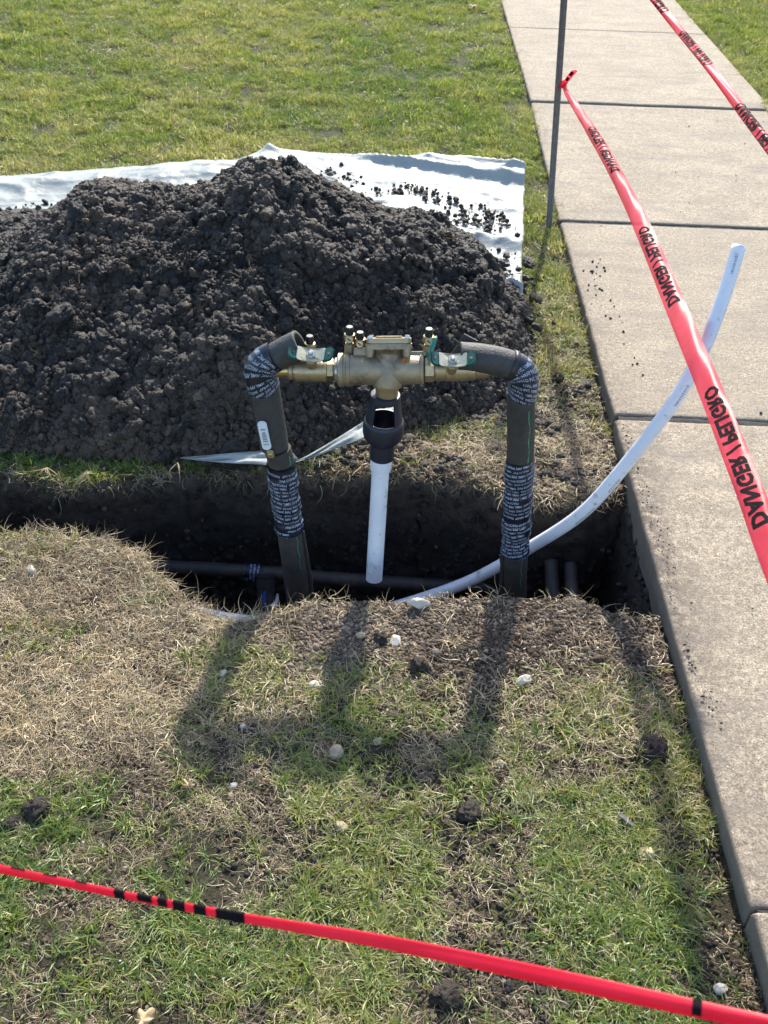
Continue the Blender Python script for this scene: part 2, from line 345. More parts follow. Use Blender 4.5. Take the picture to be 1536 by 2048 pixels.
def tape_mat():
    m = bpy.data.materials.new('red_barrier_film'); m.use_nodes = True; nt = m.node_tree; p = nt.nodes['Principled BSDF']; out = nt.nodes['Material Output']
    g = geopos(nt); c = ramp(nt, noise(nt, 18, 3, .5, g), [(.3, (.66, .016, .048)), (.7, (.74, .026, .066))])
    nt.links.new(c, p.inputs['Base Color']); p.inputs['Roughness'].default_value = .42; p.inputs['Specular IOR Level'].default_value = .4
    t = N(nt, 'ShaderNodeBsdfTranslucent'); t.inputs[0].default_value = (.95, .03, .085, 1)
    mx = N(nt, 'ShaderNodeMixShader'); mx.inputs[0].default_value = .36; nt.links.new(p.outputs[0], mx.inputs[1]); nt.links.new(t.outputs[0], mx.inputs[2])
    tr = N(nt, 'ShaderNodeBsdfTransparent'); tr.inputs[0].default_value = (1, .5, .5, 1); mx2 = N(nt, 'ShaderNodeMixShader'); mx2.inputs[0].default_value = .14; nt.links.new(mx.outputs[0], mx2.inputs[1]); nt.links.new(tr.outputs[0], mx2.inputs[2]); nt.links.new(mx2.outputs[0], out.inputs[0])
    nt.links.new(bump(nt, noise(nt, 30, 2, .5, g), .002, .6), p.inputs['Normal']); return m
M_tape = tape_mat()
def film_mat():
    m = bpy.data.materials.new('milky_plastic_film'); m.use_nodes = True; nt = m.node_tree; p = nt.nodes['Principled BSDF']; out = nt.nodes['Material Output']
    g = geopos(nt); c = ramp(nt, noise(nt, 5, 6, .65, g), [(.3, (.38, .42, .405)), (.7, (.52, .56, .535))])
    dt = ramp(nt, noise(nt, 45, 6, .8, g), [(.60, (0, 0, 0)), (.72, (.6, .6, .6))]); c = mix(nt, dt, c, (.20, .18, .16))
    nt.links.new(c, p.inputs['Base Color']); p.inputs['Roughness'].default_value = .45; p.inputs['Specular IOR Level'].default_value = .5
    t = N(nt, 'ShaderNodeBsdfTranslucent'); t.inputs[0].default_value = (.50, .56, .52, 1)
    mx = N(nt, 'ShaderNodeMixShader'); mx.inputs[0].default_value = .3; nt.links.new(p.outputs[0], mx.inputs[1]); nt.links.new(t.outputs[0], mx.inputs[2])
    tr = N(nt, 'ShaderNodeBsdfTransparent'); mx2 = N(nt, 'ShaderNodeMixShader'); mx2.inputs[0].default_value = .12; nt.links.new(mx.outputs[0], mx2.inputs[1]); nt.links.new(tr.outputs[0], mx2.inputs[2]); nt.links.new(mx2.outputs[0], out.inputs[0])
    mpp = N(nt, 'ShaderNodeMapping'); mpp.inputs['Scale'].default_value = (3.5, 9, 4); mpp.inputs['Rotation'].default_value = (0, 0, .5); nt.links.new(g, mpp.inputs[0]); vv = N(nt, 'ShaderNodeTexNoise'); vv.noise_type = 'RIDGED_MULTIFRACTAL'; vv.inputs['Scale'].default_value = 1.1; vv.inputs['Detail'].default_value = 4; nt.links.new(mpp.outputs[0], vv.inputs['Vector'])
    b0 = bump(nt, vv.outputs['Fac'], .022, .8); nt.links.new(bump(nt, noise(nt, 55, 4, .6, g), .004, .7, b0), p.inputs['Normal']); return m
M_film = film_mat()
def ground_mat():
    m, nt, p = newmat('lawn_soil'); g = geopos(nt)
    soil = ramp(nt, noise(nt, 14, 6, .7, g), [(.3, (.028, .021, .016)), (.6, (.06, .045, .033)), (.8, (.11, .085, .062))])
    turf = ramp(nt, noise(nt, 22, 6, .7, g), [(.3, (.022, .032, .009)), (.6, (.055, .066, .02)), (.8, (.11, .10, .05))])
    a = N(nt, 'ShaderNodeAttribute', attribute_name='turf'); c = mix(nt, a.outputs['Fac'], soil, turf)
    c = mix(nt, .7, c, ramp(nt, noise(nt, 190, 4, .7, g), [(.35, (.45, .45, .45)), (.65, (1.6, 1.55, 1.5))]), 'MULTIPLY')
    nt.links.new(c, p.inputs['Base Color']); p.inputs['Roughness'].default_value = .9; p.inputs['Specular IOR Level'].default_value = .3
    b = bump(nt, noise(nt, 220, 5, .75, g), .004, 1); b = bump(nt, noise(nt, 60, 5, .65, g), .01, 1, b); nt.links.new(b, p.inputs['Normal']); return m
M_ground = ground_mat()

# ------------------------------------------------------------------ trench outline, heights
SWX = .655                                     # left edge of the walk
near = [(-3.2, 1.95), (-1.6, 1.94), (-1.1, 1.936), (-.958, 1.931), (-.831, 1.925), (-.705, 1.917), (-.614, 1.874), (-.559, 1.812), (-.502, 1.762), (-.444, 1.701), (-.395, 1.652), (-.332, 1.644), (-.255, 1.672), (-.165, 1.704), (-.073, 1.721), (.103, 1.741), (.28, 1.745), (.458, 1.753), (.557, 1.707), (.678, 1.70)]
far = [(.678, 2.225), (.646, 2.213), (.551, 2.164), (.391, 2.178), (.246, 2.227), (.11, 2.266), (-.097, 2.26), (-.29, 2.257), (-.51, 2.257), (-.642, 2.227), (-.769, 2.186), (-.905, 2.19), (-1.048, 2.217), (-1.6, 2.22), (-3.2, 2.2)]
def densify(pts, step):
    out = []
    for a, b in zip(pts, pts[1:]+pts[:1]):
        a = np.array(a); b = np.array(b); n = max(1, int(round(np.linalg.norm(b-a)/step)))
        for i in range(n): out.append(a+(b-a)*i/n)
    return np.array(out)
OUT = densify(near+far, .011)
_d = np.roll(OUT, -1, 0)-np.roll(OUT, 1, 0); _nr = np.stack([_d[:, 1], -_d[:, 0]], 1); _nr /= np.linalg.norm(_nr, axis=1)[:, None]+1e-9   # outward normal (outline runs counter-clockwise)
_am = np.where(OUT[:, 0] > .62, .0, 1.0)
OUT = OUT+_nr*(_am*(fbm(OUT[:, 0], OUT[:, 1], 0, sc=14, oc=3, s=3)*.016+fbm(OUT[:, 0], OUT[:, 1], 0, sc=60, oc=2, s=9)*.007))[:, None]
def inside(x, y, poly=OUT):
    x = np.asarray(x); y = np.asarray(y); c = np.zeros(x.shape, bool); P = poly[::2]; Q = np.roll(P, -1, 0)
    for (x1, y1), (x2, y2) in zip(P, Q):
        k = ((y1 > y) != (y2 > y)); c ^= k & (x < (x2-x1)*(y-y1)/((y2-y1) if y2 != y1 else 1e-9)+x1)
    return c
def dist_out(x, y):
    P = OUT[::2]; x = np.asarray(x).ravel(); y = np.asarray(y).ravel(); d = np.full(x.shape, 9.)
    for i in range(0, len(P), 40):
        q = P[i:i+40]; d = np.minimum(d, np.sqrt((x[:, None]-q[None, :, 0])**2+(y[:, None]-q[None, :, 1])**2).min(1))
    return d
def gz(x, y):
    x = np.asarray(x, float); y = np.asarray(y, float)
    z = -.058+.03*sstep(1.9, 4.5, y)+.010*fbm(x, y, 0, sc=3.5, oc=3, s=21)+.006*fbm(x, y, 0, sc=14, oc=3, s=22)
    z = z+.018*sstep(1.35, 1.62, y)*(1-sstep(1.8, 1.95, y))*sstep(-.5, -.2, x)*(1-sstep(.5, .64, x))
    z = z-.006*np.exp(-((x-SWX)/.03)**2)*(x < SWX+.05)
    right = sstep(1.90, 1.95, x); z = z*(1-right)+right*(-.02+.010*fbm(x, y, 0, sc=3, oc=3, s=25))
    return z

# pile of dug soil
PX = [-2.3, -1.9, -1.6, -1.27, -1.16, -1.03, -.95, -.86, -.72, -.65, -.56, -.475, -.397, -.29, -.23, -.137, -.043, .1, .18, .27, .33, .37, .42, .46, .50]
PZ = [0, .02, .07, .15, .215, .320, .345, .345, .340, .350, .380, .435, .452, .44, .385, .345, .305, .29, .235, .21, .135, .08, .038, .006, 0]
FX = [-2.3, -1.9, -1.5, -.4, -.25, -.17, .037, .181, .303, .42, .50]; FY = [2.7, 2.45, 2.27, 2.27, 2.30, 2.36, 2.47, 2.50, 2.60, 2.72, 2.86]
def pile_h(x, y):
    x = np.asarray(x, float); y = np.asarray(y, float)
    rz = np.interp(x, PX, PZ, left=0, right=0); yf = np.interp(x, FX, FY)+.03*fbm(x, 0*x, 0, sc=9, oc=2, s=31); yr = np.interp(x, [-1.5, .2, .5], [3.15, 3.1, 3.0]); yb = np.interp(x, [-2.3, -1.5, .2, .5], [3.4, 3.9, 3.75, 3.2])
    u = np.clip((y-yf)/(yr-yf), 0, 1); v = np.clip((y-yr)/(yb-yr), 0, 1)
    prof = np.where(y < yr, np.sin(u*math.pi/2)**.85, np.cos(v*math.pi/2)**1.1); h = rz*prof
    m = sstep(0, .05, h)
    n = .026*fbm(x, y, 0, sc=5, oc=2, s=41)-.004+.034*(.25-fbm(x, y, 0, sc=12, oc=2, s=42, billow=True))*.75+.020*(.2-fbm(x, y, 0, sc=34, oc=3, s=43, billow=True))
    n = np.where(y > yr-.1, n*np.clip((yr+.25-y)/.35, .35, 1), n)
    return h+m*n

# ------------------------------------------------------------------ ground sheet
def axis(fine0, fine1, step, lo, hi, mid=.06):
    a = list(np.arange(fine0, fine1, step)); v = fine1; s = step
    while v < hi: a.append(v); s = min(s*1.12, 12) if v > 9 or v < -4 or s < mid else mid; v += s
    a.append(hi); v = fine0; s = step; b = []
    while v > lo: s = min(s*1.12, 12) if v < -4 or s < mid else mid; v -= s; b.append(v)
    b[-1] = lo; return np.array(b[::-1]+a)
gx = axis(-1.45, .72, .0125, -160, 160); gy = axis(.55, 2.4, .0125, -60, 400)
X, Y = np.meshgrid(gx, gy, indexing='ij'); Z = gz(X, Y)
lawnm = sstep(2.3, 3.0, Y)*(.75+.25*sstep(-.3, .3, fbm(X, Y, 0, sc=2, oc=3, s=51))); lawnm = np.maximum(lawnm, .35*(1-sstep(1.1, 1.45, Y)))
far_f = sstep(9, 14, np.hypot(X, Y)); Z = Z*(1-far_f)+far_f*(-.03)
near_reg = (X > -3.3) & (X < .75) & (Y > 1.5) & (Y < 2.4); ins = np.zeros(X.shape, bool); ins[near_reg] = inside(X[near_reg], Y[near_reg])
fcs = gridf(len(gx), len(gy)); insf = ins.ravel()[fcs]; keep = ~insf.all(1); fcs = fcs[keep]
insv = np.zeros(X.size, bool); insv[np.unique(fcs)] = True; snap = insv & ins.ravel()
xf, yf_ = X.ravel().copy(), Y.ravel().copy(); idx = np.where(snap)[0]
for i0 in range(0, len(idx), 500):
    q = idx[i0:i0+500]; dd = (xf[q][:, None]-OUT[None, :, 0])**2+(yf_[q][:, None]-OUT[None, :, 1])**2; k = dd.argmin(1); xf[q] = OUT[k, 0]; yf_[q] = OUT[k, 1]
zf = Z.ravel().copy(); zf[idx] = gz(xf[idx], yf_[idx])
ground = mk('ground', np.stack([xf, yf_, zf], 1), fcs, M_ground, attrs={'turf': lawnm.ravel()}); props(ground, kind='structure')

# trench walls and floor
NL = 34; FLOOR = -.46
t = np.linspace(0, 1, NL); zt = gz(OUT[:, 0], OUT[:, 1])
LX = OUT[:, 0][:, None]+0*t; LY = OUT[:, 1][:, None]+0*t; LZ = zt[:, None]*(1-t)+FLOOR*t
nx_, ny_ = _nr[:, 0][:, None], _nr[:, 1][:, None]
isfar = (OUT[:, 1] > 2.05)[:, None]
inw = np.where(isfar, .0+.05*t, -.02+.0*t)*(OUT[:, 0] < .66)[:, None]+.05*t*(OUT[:, 0] >= .66)[:, None]
nz_ = .022*fbm(LX, LY, LZ, sc=11, oc=3, s=61)+.013*fbm(LX, LY, LZ, sc=38, oc=3, s=62, billow=True)
k = sstep(0, .08, t)[None, :]; off = (-inw+nz_)*k
TW = np.stack([LX+nx_*off, LY+ny_*off, LZ], -1).reshape(-1, 3)
def wallmat():
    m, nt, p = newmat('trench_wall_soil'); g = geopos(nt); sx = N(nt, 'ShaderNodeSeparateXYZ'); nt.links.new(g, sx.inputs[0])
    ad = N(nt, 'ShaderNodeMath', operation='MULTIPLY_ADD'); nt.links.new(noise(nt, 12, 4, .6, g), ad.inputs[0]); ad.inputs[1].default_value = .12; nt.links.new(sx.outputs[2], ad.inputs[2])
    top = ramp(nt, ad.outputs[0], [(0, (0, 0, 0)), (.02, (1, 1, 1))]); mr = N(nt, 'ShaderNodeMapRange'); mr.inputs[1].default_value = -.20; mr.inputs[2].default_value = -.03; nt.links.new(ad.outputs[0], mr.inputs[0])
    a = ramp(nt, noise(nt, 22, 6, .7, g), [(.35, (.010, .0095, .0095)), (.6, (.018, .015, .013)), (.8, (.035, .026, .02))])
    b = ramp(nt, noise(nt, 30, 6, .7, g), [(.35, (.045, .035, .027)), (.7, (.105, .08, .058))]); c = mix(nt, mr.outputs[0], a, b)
    nt.links.new(c, p.inputs['Base Color']); p.inputs['Roughness'].default_value = .8; p.inputs['Specular IOR Level'].default_value = .4
    bb = bump(nt, noise(nt, 260, 4, .7, g), .002, 1); bb = bump(nt, noise(nt, 60, 5, .7, g), .008, 1, bb); nt.links.new(bb, p.inputs['Normal']); return m
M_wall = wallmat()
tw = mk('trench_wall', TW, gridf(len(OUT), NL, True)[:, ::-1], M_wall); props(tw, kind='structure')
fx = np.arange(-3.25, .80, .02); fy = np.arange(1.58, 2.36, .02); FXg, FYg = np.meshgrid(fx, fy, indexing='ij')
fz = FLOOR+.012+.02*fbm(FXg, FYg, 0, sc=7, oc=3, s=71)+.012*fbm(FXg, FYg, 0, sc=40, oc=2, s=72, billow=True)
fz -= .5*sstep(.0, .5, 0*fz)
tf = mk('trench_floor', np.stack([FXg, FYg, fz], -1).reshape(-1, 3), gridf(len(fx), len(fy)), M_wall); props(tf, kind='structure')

# ------------------------------------------------------------------ concrete walk: slabs side by side
walk = empty('sidewalk', (.655, 0, 0), kind='structure')
joints = [-2.15, -.60, .952, 2.497, 3.925, 5.49, 7.03, 8.57, 10.1, 11.65, 13.2]
gaps = {2.497: .016, 3.925: .034, .952: .007}
def edge_l(y): return SWX+.0*y+np.interp(y, [-2, 1, 4, 5.5, 7, 14], [-.003, -.003, .015, .045, .05, .10])
def edge_r(y): return edge_l(y)+1.255
def slab(y0, y1, zoff, tilt):
    g0 = gaps.get(y0, .008)/2; g1 = gaps.get(y1, .008)/2
    prof = [0, .0015, .004, .008, .014]; pz = [-.013, -.006, -.0025, -.0008, 0]
    def ax_(a, b, n): return np.array([a+p for p in prof]+list(np.linspace(a+.03, b-.03, n))+[b-p for p in prof[::-1]])
    def zz(n): return np.array(pz+[0]*n+pz[::-1])
    nxn, nyn = 40, 46; u = ax_(0, 1.255, nxn); v = ax_(y0+g0, y1-g1, nyn); zu = zz(nxn); zv = zz(nyn)
    U, V = np.meshgrid(u, v, indexing='ij'); ZU, ZV = np.meshgrid(zu, zv, indexing='ij')
    skew = -.021*(U)                                   # joints run a little askew
    XX = edge_l(V)+U; YY = V+skew
    Zz = np.minimum(ZU, ZV)+np.where((ZU < -.001) & (ZV < -.001), -.003, 0)+zoff+tilt*(V-(y0+y1)/2)+.0012*fbm(XX, YY, 0, sc=4, oc=3, s=81)
    e = np.minimum(np.minimum(U, 1.255-U), np.minimum(V-y0, y1-V)); ch = (e < .010)*fbm(XX, YY, 0, sc=55, oc=3, s=82)
    Zz = Zz+np.minimum(0, ch+.15)*.006; XX = XX+(U < .01)*fbm(XX, YY, 0, sc=30, oc=3, s=83)*.003
    # skirt down
    top = np.stack([XX, YY, Zz], -1); A, B = top.shape[:2]; V_ = list(top.reshape(-1, 3)); F_ = [tuple(f) for f in gridf(A, B)]
    ring = [(i, 0) for i in range(A)]+[(A-1, j) for j in range(1, B)]+[(i, B-1) for i in range(A-2, -1, -1)]+[(0, j) for j in range(B-2, 0, -1)]
    base = len(V_); nlev = 5
    for L in range(1, nlev+1):
        for i, j in ring:
            p = top[i, j].copy(); p[2] = p[2]-.092*L/nlev; 
            if i == 0: p[0] += .004*float(fbm(p[0], p[1], p[2], sc=28, oc=3, s=84))+.004*L/nlev
            V_.append(p)
    R = len(ring)
    for L in range(nlev):
        for q in range(R):
            q2 = (q+1) % R
            a = (ring[q][0]*B+ring[q][1]) if L == 0 else base+(L-1)*R+q; b = (ring[q2][0]*B+ring[q2][1]) if L == 0 else base+(L-1)*R+q2
            F_.append((b, a, base+L*R+q, base+L*R+q2))
    return mk('slab', V_, F_, M_conc, walk)
zo = [0, 0, 0, 0, .002, .004, .002, 0, 0, 0]
for a, b, z_ in zip(joints[:-1], joints[1:], [0, 0, -.006, 0, -.004, .004, .002, 0, 0, 0]): slab(a, b, z_, 0)
bb_ = np.array([(.70, -2.1, -.07), (1.88, -2.1, -.07), (2.0, 13.2, -.07), (.80, 13.2, -.07)]); 
fl = []
for jy, gw in ((2.497, .016), (3.925, .034), (.952, .007), (5.49, .008), (7.03, .008), (8.57, .008)):
    xs = np.linspace(float(edge_l(jy))+.012, float(edge_r(jy))-.01, 60); pts = []
    for x_ in xs:
        dz = (-.012 if gw > .02 else -.007 if gw > .01 else -.011)+.003*float(fbm(x_, jy, 0, sc=40, oc=2, s=3))
        sk = -.021*(x_-float(edge_l(jy)))
        pts += [(x_, jy-gw/2-.004+sk, dz-.002), (x_, jy+sk, dz+.002), (x_, jy+gw/2+.004+sk, dz-.002)]
    o = mk('joint_filler', pts, gridf(60, 3)[:, ::-1], M_joint, walk)
o = mk('gravel_bed', bb_, [(0, 1, 2, 3)], M_bed, walk)

# ------------------------------------------------------------------ milky plastic sheet under the pile
BX = [-3.4, -2.3, -1.662, -1.069, -.688, -.569, -.40, -.202, .2, .579]; BY = [3.9, 4.02, 4.196, 4.396, 4.492, 4.632, 4.60, 4.567, 4.56, 4.539]
nu, nv_ = 420, 200
s_ = np.linspace(0, 1, nu)[:, None]; t_ = np.linspace(0, 1, nv_)[None, :]
xb = -3.3+(.579+3.3)*s_; xfr = -3.3+(.430+3.3)*s_; yb = np.interp(xb, BX, BY); yfr = np.interp(xfr, [-3.3, -.2, .2, .43], [2.75, 2.75, 2.95, 3.06])
SXX = xfr+(xb-xfr)*t_**.9; SYY = yfr+(yb-yfr)*t_
SXX = SXX+.010*(s_ > .97)*fbm(SYY, SYY, 0, sc=5, oc=2, s=5)
rid = lambda x, y, sc, s: 1-np.abs(fbm(x, y, 0, sc=sc, oc=2, s=s))*2.2
lr = sstep(-.9, -.2, SXX)                       # right part folds sweep down to the right, left part lies in long level folds
A1 = rid(SXX*.55+SYY*.9, SYY*2.6+SXX*.9, 1.7, 101); A2 = rid(SXX*.35, SYY*3.2-SXX*.5, 1.6, 102)
wr = np.clip(A1*lr+A2*(1-lr)*.6, 0, 1)**3.5*.042
wr += np.clip(rid(SXX*1.2+SYY*.6, SYY*2-SXX*.4, 4.2, 103), 0, 1)**4*.008+np.clip(rid(SXX+SYY*.5, SYY*1.6-SXX, 9, 104), 0, 1)**4*.0035+np.clip(rid(SXX*.8+SYY*1.4, SXX-SYY*.4, 17, 107), 0, 1)**4*.0015
wr += .012*fbm(SXX, SYY, 0, sc=3, oc=3, s=105)+.012+.0012*fbm(SXX, SYY, 0, sc=34, oc=3, s=106)
ef = sstep(0, .03, t_)*sstep(0, .05, 1-t_)*.9+.1
# raised roll along the back at left
wr += .020*np.exp(-((SYY-(np.interp(SXX, BX, BY)-.16))/.07)**2)*(1-sstep(-.75, -.5, SXX))
wr += .05*np.exp(-(((SXX+.575)**2+(SYY-4.60)**2)/.004))
wr += .018*np.exp(-((SYY-(np.interp(SXX, BX, BY)-.015))/.012)**2)
SZ = gz(SXX, SYY)+.026+wr*np.clip(ef+.1, 0, 1)
sheet = mk('plastic_sheet', np.stack([SXX, SYY, SZ], -1).reshape(-1, 3), gridf(nu, nv_), M_film)
sm = sheet.modifiers.new('t', 'SOLIDIFY'); sm.thickness = .0008
props(sheet, 'wrinkled milky white plastic sheet spread on the lawn under the soil pile', 'plastic sheet')

# ------------------------------------------------------------------ pile
px_ = np.arange(-2.35, .56, .0125); py_ = np.arange(2.18, 4.0, .0125); PXX, PYY = np.meshgrid(px_, py_, indexing='ij'); H = pile_h(PXX, PYY)
base = gz(PXX, PYY)
PZZ = base+.02*0+np.where(H > .004, H+.006, -.03)
onsheet = PYY > np.interp(PXX, [-3.3, -.2, .2, .43], [2.75, 2.75, 2.95, 3.06]); PZZ += np.where((H > .004) & onsheet, .03, 0)
pf = gridf(len(px_), len(py_)); kf = (H.ravel()[pf] > .002).any(1)
pile = mk('soil_pile', np.stack([PXX, PYY, PZZ], -1).reshape(-1, 3), pf[kf], M_pile)
props(pile, 'big heap of black clumpy clay soil on the plastic sheet behind the trench', 'soil heap')
def pile_z(x, y):
    h = pile_h(x, y); on = (y > np.interp(x, [-3.3, -.2, .2, .43], [2.75, 2.75, 2.95, 3.06])); return gz(x, y)+h+.006+np.where(on, .03, 0)

# lump meshes
def lump(name, sub, seed, mat, flat=1., crumb=.30, ang=False, link=False, col=None):
    bm = bmesh.new(); bmesh.ops.create_icosphere(bm, subdivisions=sub, radius=1); rs = np.random.RandomState(seed)
    V = np.array([v.co[:] for v in bm.verts]); o = rs.rand(3)*50; d = V.copy()
    if ang:
        r = np.ones(len(V))
        for _ in range(9):
            n = rs.randn(3); n /= np.linalg.norm(n); h = .62+.3*rs.rand(); dt = d@n; r = np.minimum(r, np.where(dt > .05, h/np.maximum(dt, .05), 9))
        r = np.minimum(r, 1.15)*(1+.03*fbm(d[:, 0]+o[0], d[:, 1], d[:, 2], sc=5, oc=2, s=seed))
    else:
        r = 1+.42*fbm(d[:, 0]+o[0], d[:, 1]+o[1], d[:, 2]+o[2], sc=1.4, oc=2, s=seed)-crumb*fbm(d[:, 0]+o[0], d[:, 1]+o[1], d[:, 2]+o[2], sc=2.6, oc=4, s=seed+5, billow=True)
    sc = 1+.25*(rs.rand(3)-.5); sc[2] *= flat
    for v, q in zip(bm.verts, d*r[:, None]*sc): v.co = q
    me = bpy.data.meshes.new(name); bm.to_mesh(me); bm.free()
    if mat: me.materials.append(mat)
    me.polygons.foreach_set('use_smooth', np.full(len(me.polygons), not ang or True, bool))
    if ang: me.set_sharp_from_angle(angle=rad(28))
    return me
def src(name, meshes):
    c = bpy.data.collections.new(name)
    for i, me in enumerate(meshes):
        o = bpy.data.objects.new('%s_%02d' % (name, i), me); c.objects.link(o)
    return c
def scatter(name, P, rot, scl, idx, col, coll, parent=None, label=None, cat=None):
    """one 'stuff' object: points that carry a turned and scaled copy of a small source mesh."""
    me = bpy.data.meshes.new(name); n = len(P); me.vertices.add(n); me.vertices.foreach_set('co', np.asarray(P, np.float32).ravel())
    for k, v, ty, key in (('rot', rot, 'FLOAT_VECTOR', 'vector'), ('scl', scl, 'FLOAT_VECTOR', 'vector'), ('col', col, 'FLOAT', 'value'), ('pick', idx, 'INT', 'value')):
        a = me.attributes.new(k, ty, 'POINT'); a.data.foreach_set(key, np.asarray(v, np.int32 if ty == 'INT' else np.float32).ravel())
    o = bpy.data.objects.new(name, me); COL.objects.link(o)
    ng = bpy.data.node_groups.new(name, 'GeometryNodeTree'); ng.interface.new_socket('Geometry', in_out='INPUT', socket_type='NodeSocketGeometry'); ng.interface.new_socket('Geometry', in_out='OUTPUT', socket_type='NodeSocketGeometry')
    gi = ng.nodes.new('NodeGroupInput'); go = ng.nodes.new('NodeGroupOutput'); ip = ng.nodes.new('GeometryNodeInstanceOnPoints'); ci = ng.nodes.new('GeometryNodeCollectionInfo')
    ci.inputs[0].default_value = coll; ci.inputs['Separate Children'].default_value = True; ci.inputs['Reset Children'].default_value = True
    def att(nm, ty):
        a = ng.nodes.new('GeometryNodeInputNamedAttribute'); a.data_type = ty; a.inputs[0].default_value = nm; return a.outputs[0]
    L = ng.links.new; L(gi.outputs[0], ip.inputs['Points']); L(ci.outputs[0], ip.inputs['Instance']); ip.inputs['Pick Instance'].default_value = True
    L(att('pick', 'INT'), ip.inputs['Instance Index']); L(att('rot', 'FLOAT_VECTOR'), ip.inputs['Rotation']); L(att('scl', 'FLOAT_VECTOR'), ip.inputs['Scale']); L(ip.outputs[0], go.inputs[0])
    md = o.modifiers.new('scatter', 'NODES'); md.node_group = ng; props(o, label, cat, kind='stuff')
    if parent: o.parent = parent
    return o

clod_me = [lump('clod', 4, 100+i, M_clod, crumb=.5) for i in range(8)]
small_me = [lump('crumb', 3, 130+i, M_clod, crumb=.5) for i in range(8)]
lump_me = [lump('soil_clod', 4, 180+i, M_lump, crumb=.6) for i in range(5)]
C_clod = src('pile_clod', clod_me+small_me[:4])
C_small = src('soil_crumb', small_me)
dry_me = [lump('dry_crumb', 2, 160+i, M_crumb, crumb=.6, ang=(i % 3 == 2)) for i in range(6)]; C_dry = src('dry_crumb', dry_me)

# large clods: parts of the pile
rs = np.random.RandomState(5)
cand = []
while len(cand) < 200:
    x = rs.uniform(-1.5, .5); y = rs.uniform(2.25, 3.25); 
    if pile_h(x, y) < .012: continue
    cand.append((x, y))
nbig = 0
big_spots = [(at(325, 893, .0), .034), (at(205, 700, .2), .05), (at(1000, 430, .2), .05), (at(975, 515, .2), .052), (at(985, 560, .15), .045), (at(960, 620, .1), .05), (at(150, 410, .4), .04), (at(1120, 745, -.02), .028), (at(130, 810, .05), .032), (at(60, 560, .3), .045), (at(880, 470, .2), .045), (at(835, 390, .3), .04)]
for k_, (x, y) in enumerate(cand):
    s = .012+.014*rs.rand()**2.2+(.010 if y < 2.6 else 0)*rs.rand()
    me = clod_me[3+k_ % 5] if s < .045 else clod_me[k_ % 3]
    if k_ < len(big_spots): x, y = big_spots[k_][0].x, big_spots[k_][0].y; s = big_spots[k_][1]*.66; me = clod_me[k_ % 3]
    o = bpy.data.objects.new('clod', me); COL.objects.link(o); o.parent = pile
    o.location = (x, y, float(pile_z(x, y))+s*.1); o.rotation_euler = rs.uniform(0, 6.28, 3); o.scale = (s*rs.uniform(.7, 1.3), s*rs.uniform(.7, 1.2), s*rs.uniform(.5, .95))
def on_pile(n, seed, ymax=3.7):
    r = np.random.RandomState(seed); x = r.uniform(-2.3, .53, n*2); y = r.uniform(2.2, ymax, n*2); h = pile_h(x, y); k = (h > .003)
    x, y = x[k][:n], y[k][:n]; return x, y
def lumps(name, x, y, z, s, coll, npick, seed, colv, parent=None, label=None, cat=None, flat=(.6, 1.)):
    r = np.random.RandomState(seed); n = len(x); scl = s[:, None]*r.uniform(.75, 1.25, (n, 3)); scl[:, 2] = s*r.uniform(flat[0], flat[1], n)
    return scatter(name, np.stack([x, y, z], 1), r.uniform(0, 6.28, (n, 3)), scl, r.randint(0, npick, n), colv, coll, parent, label, cat)
x, y = on_pile(80000, 1); r_ = np.random.RandomState(2); s = .0035+.0095*r_.rand(len(x))**3.0
s *= np.clip(1+1.1*fbm(x, y, 0, sc=6, oc=3, s=7), .65, 2.1)
colv = np.clip(.10+.45*fbm(x, y, 0, sc=4, oc=3, s=8)+.25*r_.rand(len(x))**2+.5*(r_.rand(len(x)) > .95)+.16*(1-sstep(2.35, 2.7, y)), 0, 1)
lumps('loose_soil', x, y, pile_z(x, y)+s*.2, s, C_clod, 12, 3, colv, pile)
# crumbs spilled round the pile, on the sheet and on the lip of the trench
r_ = np.random.RandomState(21)
def spill(n, seed):
    r = np.random.RandomState(seed); x = r.uniform(-1.6, .62, n); y = r.uniform(2.2, 4.3, n); h = pile_h(x, y)
    g = np.minimum.reduce([np.full(n, 1.)]); near_ = np.zeros(n)
    for dx, dy, wv in ((0, -.09, 1), (.07, 0, .6), (-.07, 0, .6), (0, .09, .5), (.14, .10, .18), (0, -.05, 1), (.05, .12, .4)):
        near_ = np.maximum(near_, wv*(pile_h(x-dx, y-dy) > .02)) if False else np.maximum(near_, wv*(pile_h(x-dx, y-dy) > .02)*1.0)
    k = (h < .01) & (r.rand(n) < near_*.8) & ~inside(x, y); return x[k], y[k]
x, y = spill(16000, 4)
x2 = r_.uniform(-.5, .62, 5000); y2 = r_.uniform(2.2, 2.75, 5000); k = (pile_h(x2, y2) < .01) & ~inside(x2, y2) & (r_.rand(5000) < .6*(1-sstep(2.3, 2.8, y2-.25*sstep(.2, .6, x2)))*sstep(-.2, .2, fbm(x2, y2, 0, sc=7, oc=2, s=9)+.1)); x = np.concatenate([x, x2[k]]); y = np.concatenate([y, y2[k]])
s = .002+.011*r_.rand(len(x))**3; onsh = (y > 3.0) & (x < .55)
lumps('scattered_soil', x, y, gz(x, y)+s*.3+np.where(onsh, .045, 0), s, C_small, 8, 6, np.clip(.1+.4*(r_.rand(len(x)) > .8), 0, 1)*1.0, label='loose black soil crumbs scattered around the foot of the soil pile', cat='soil')
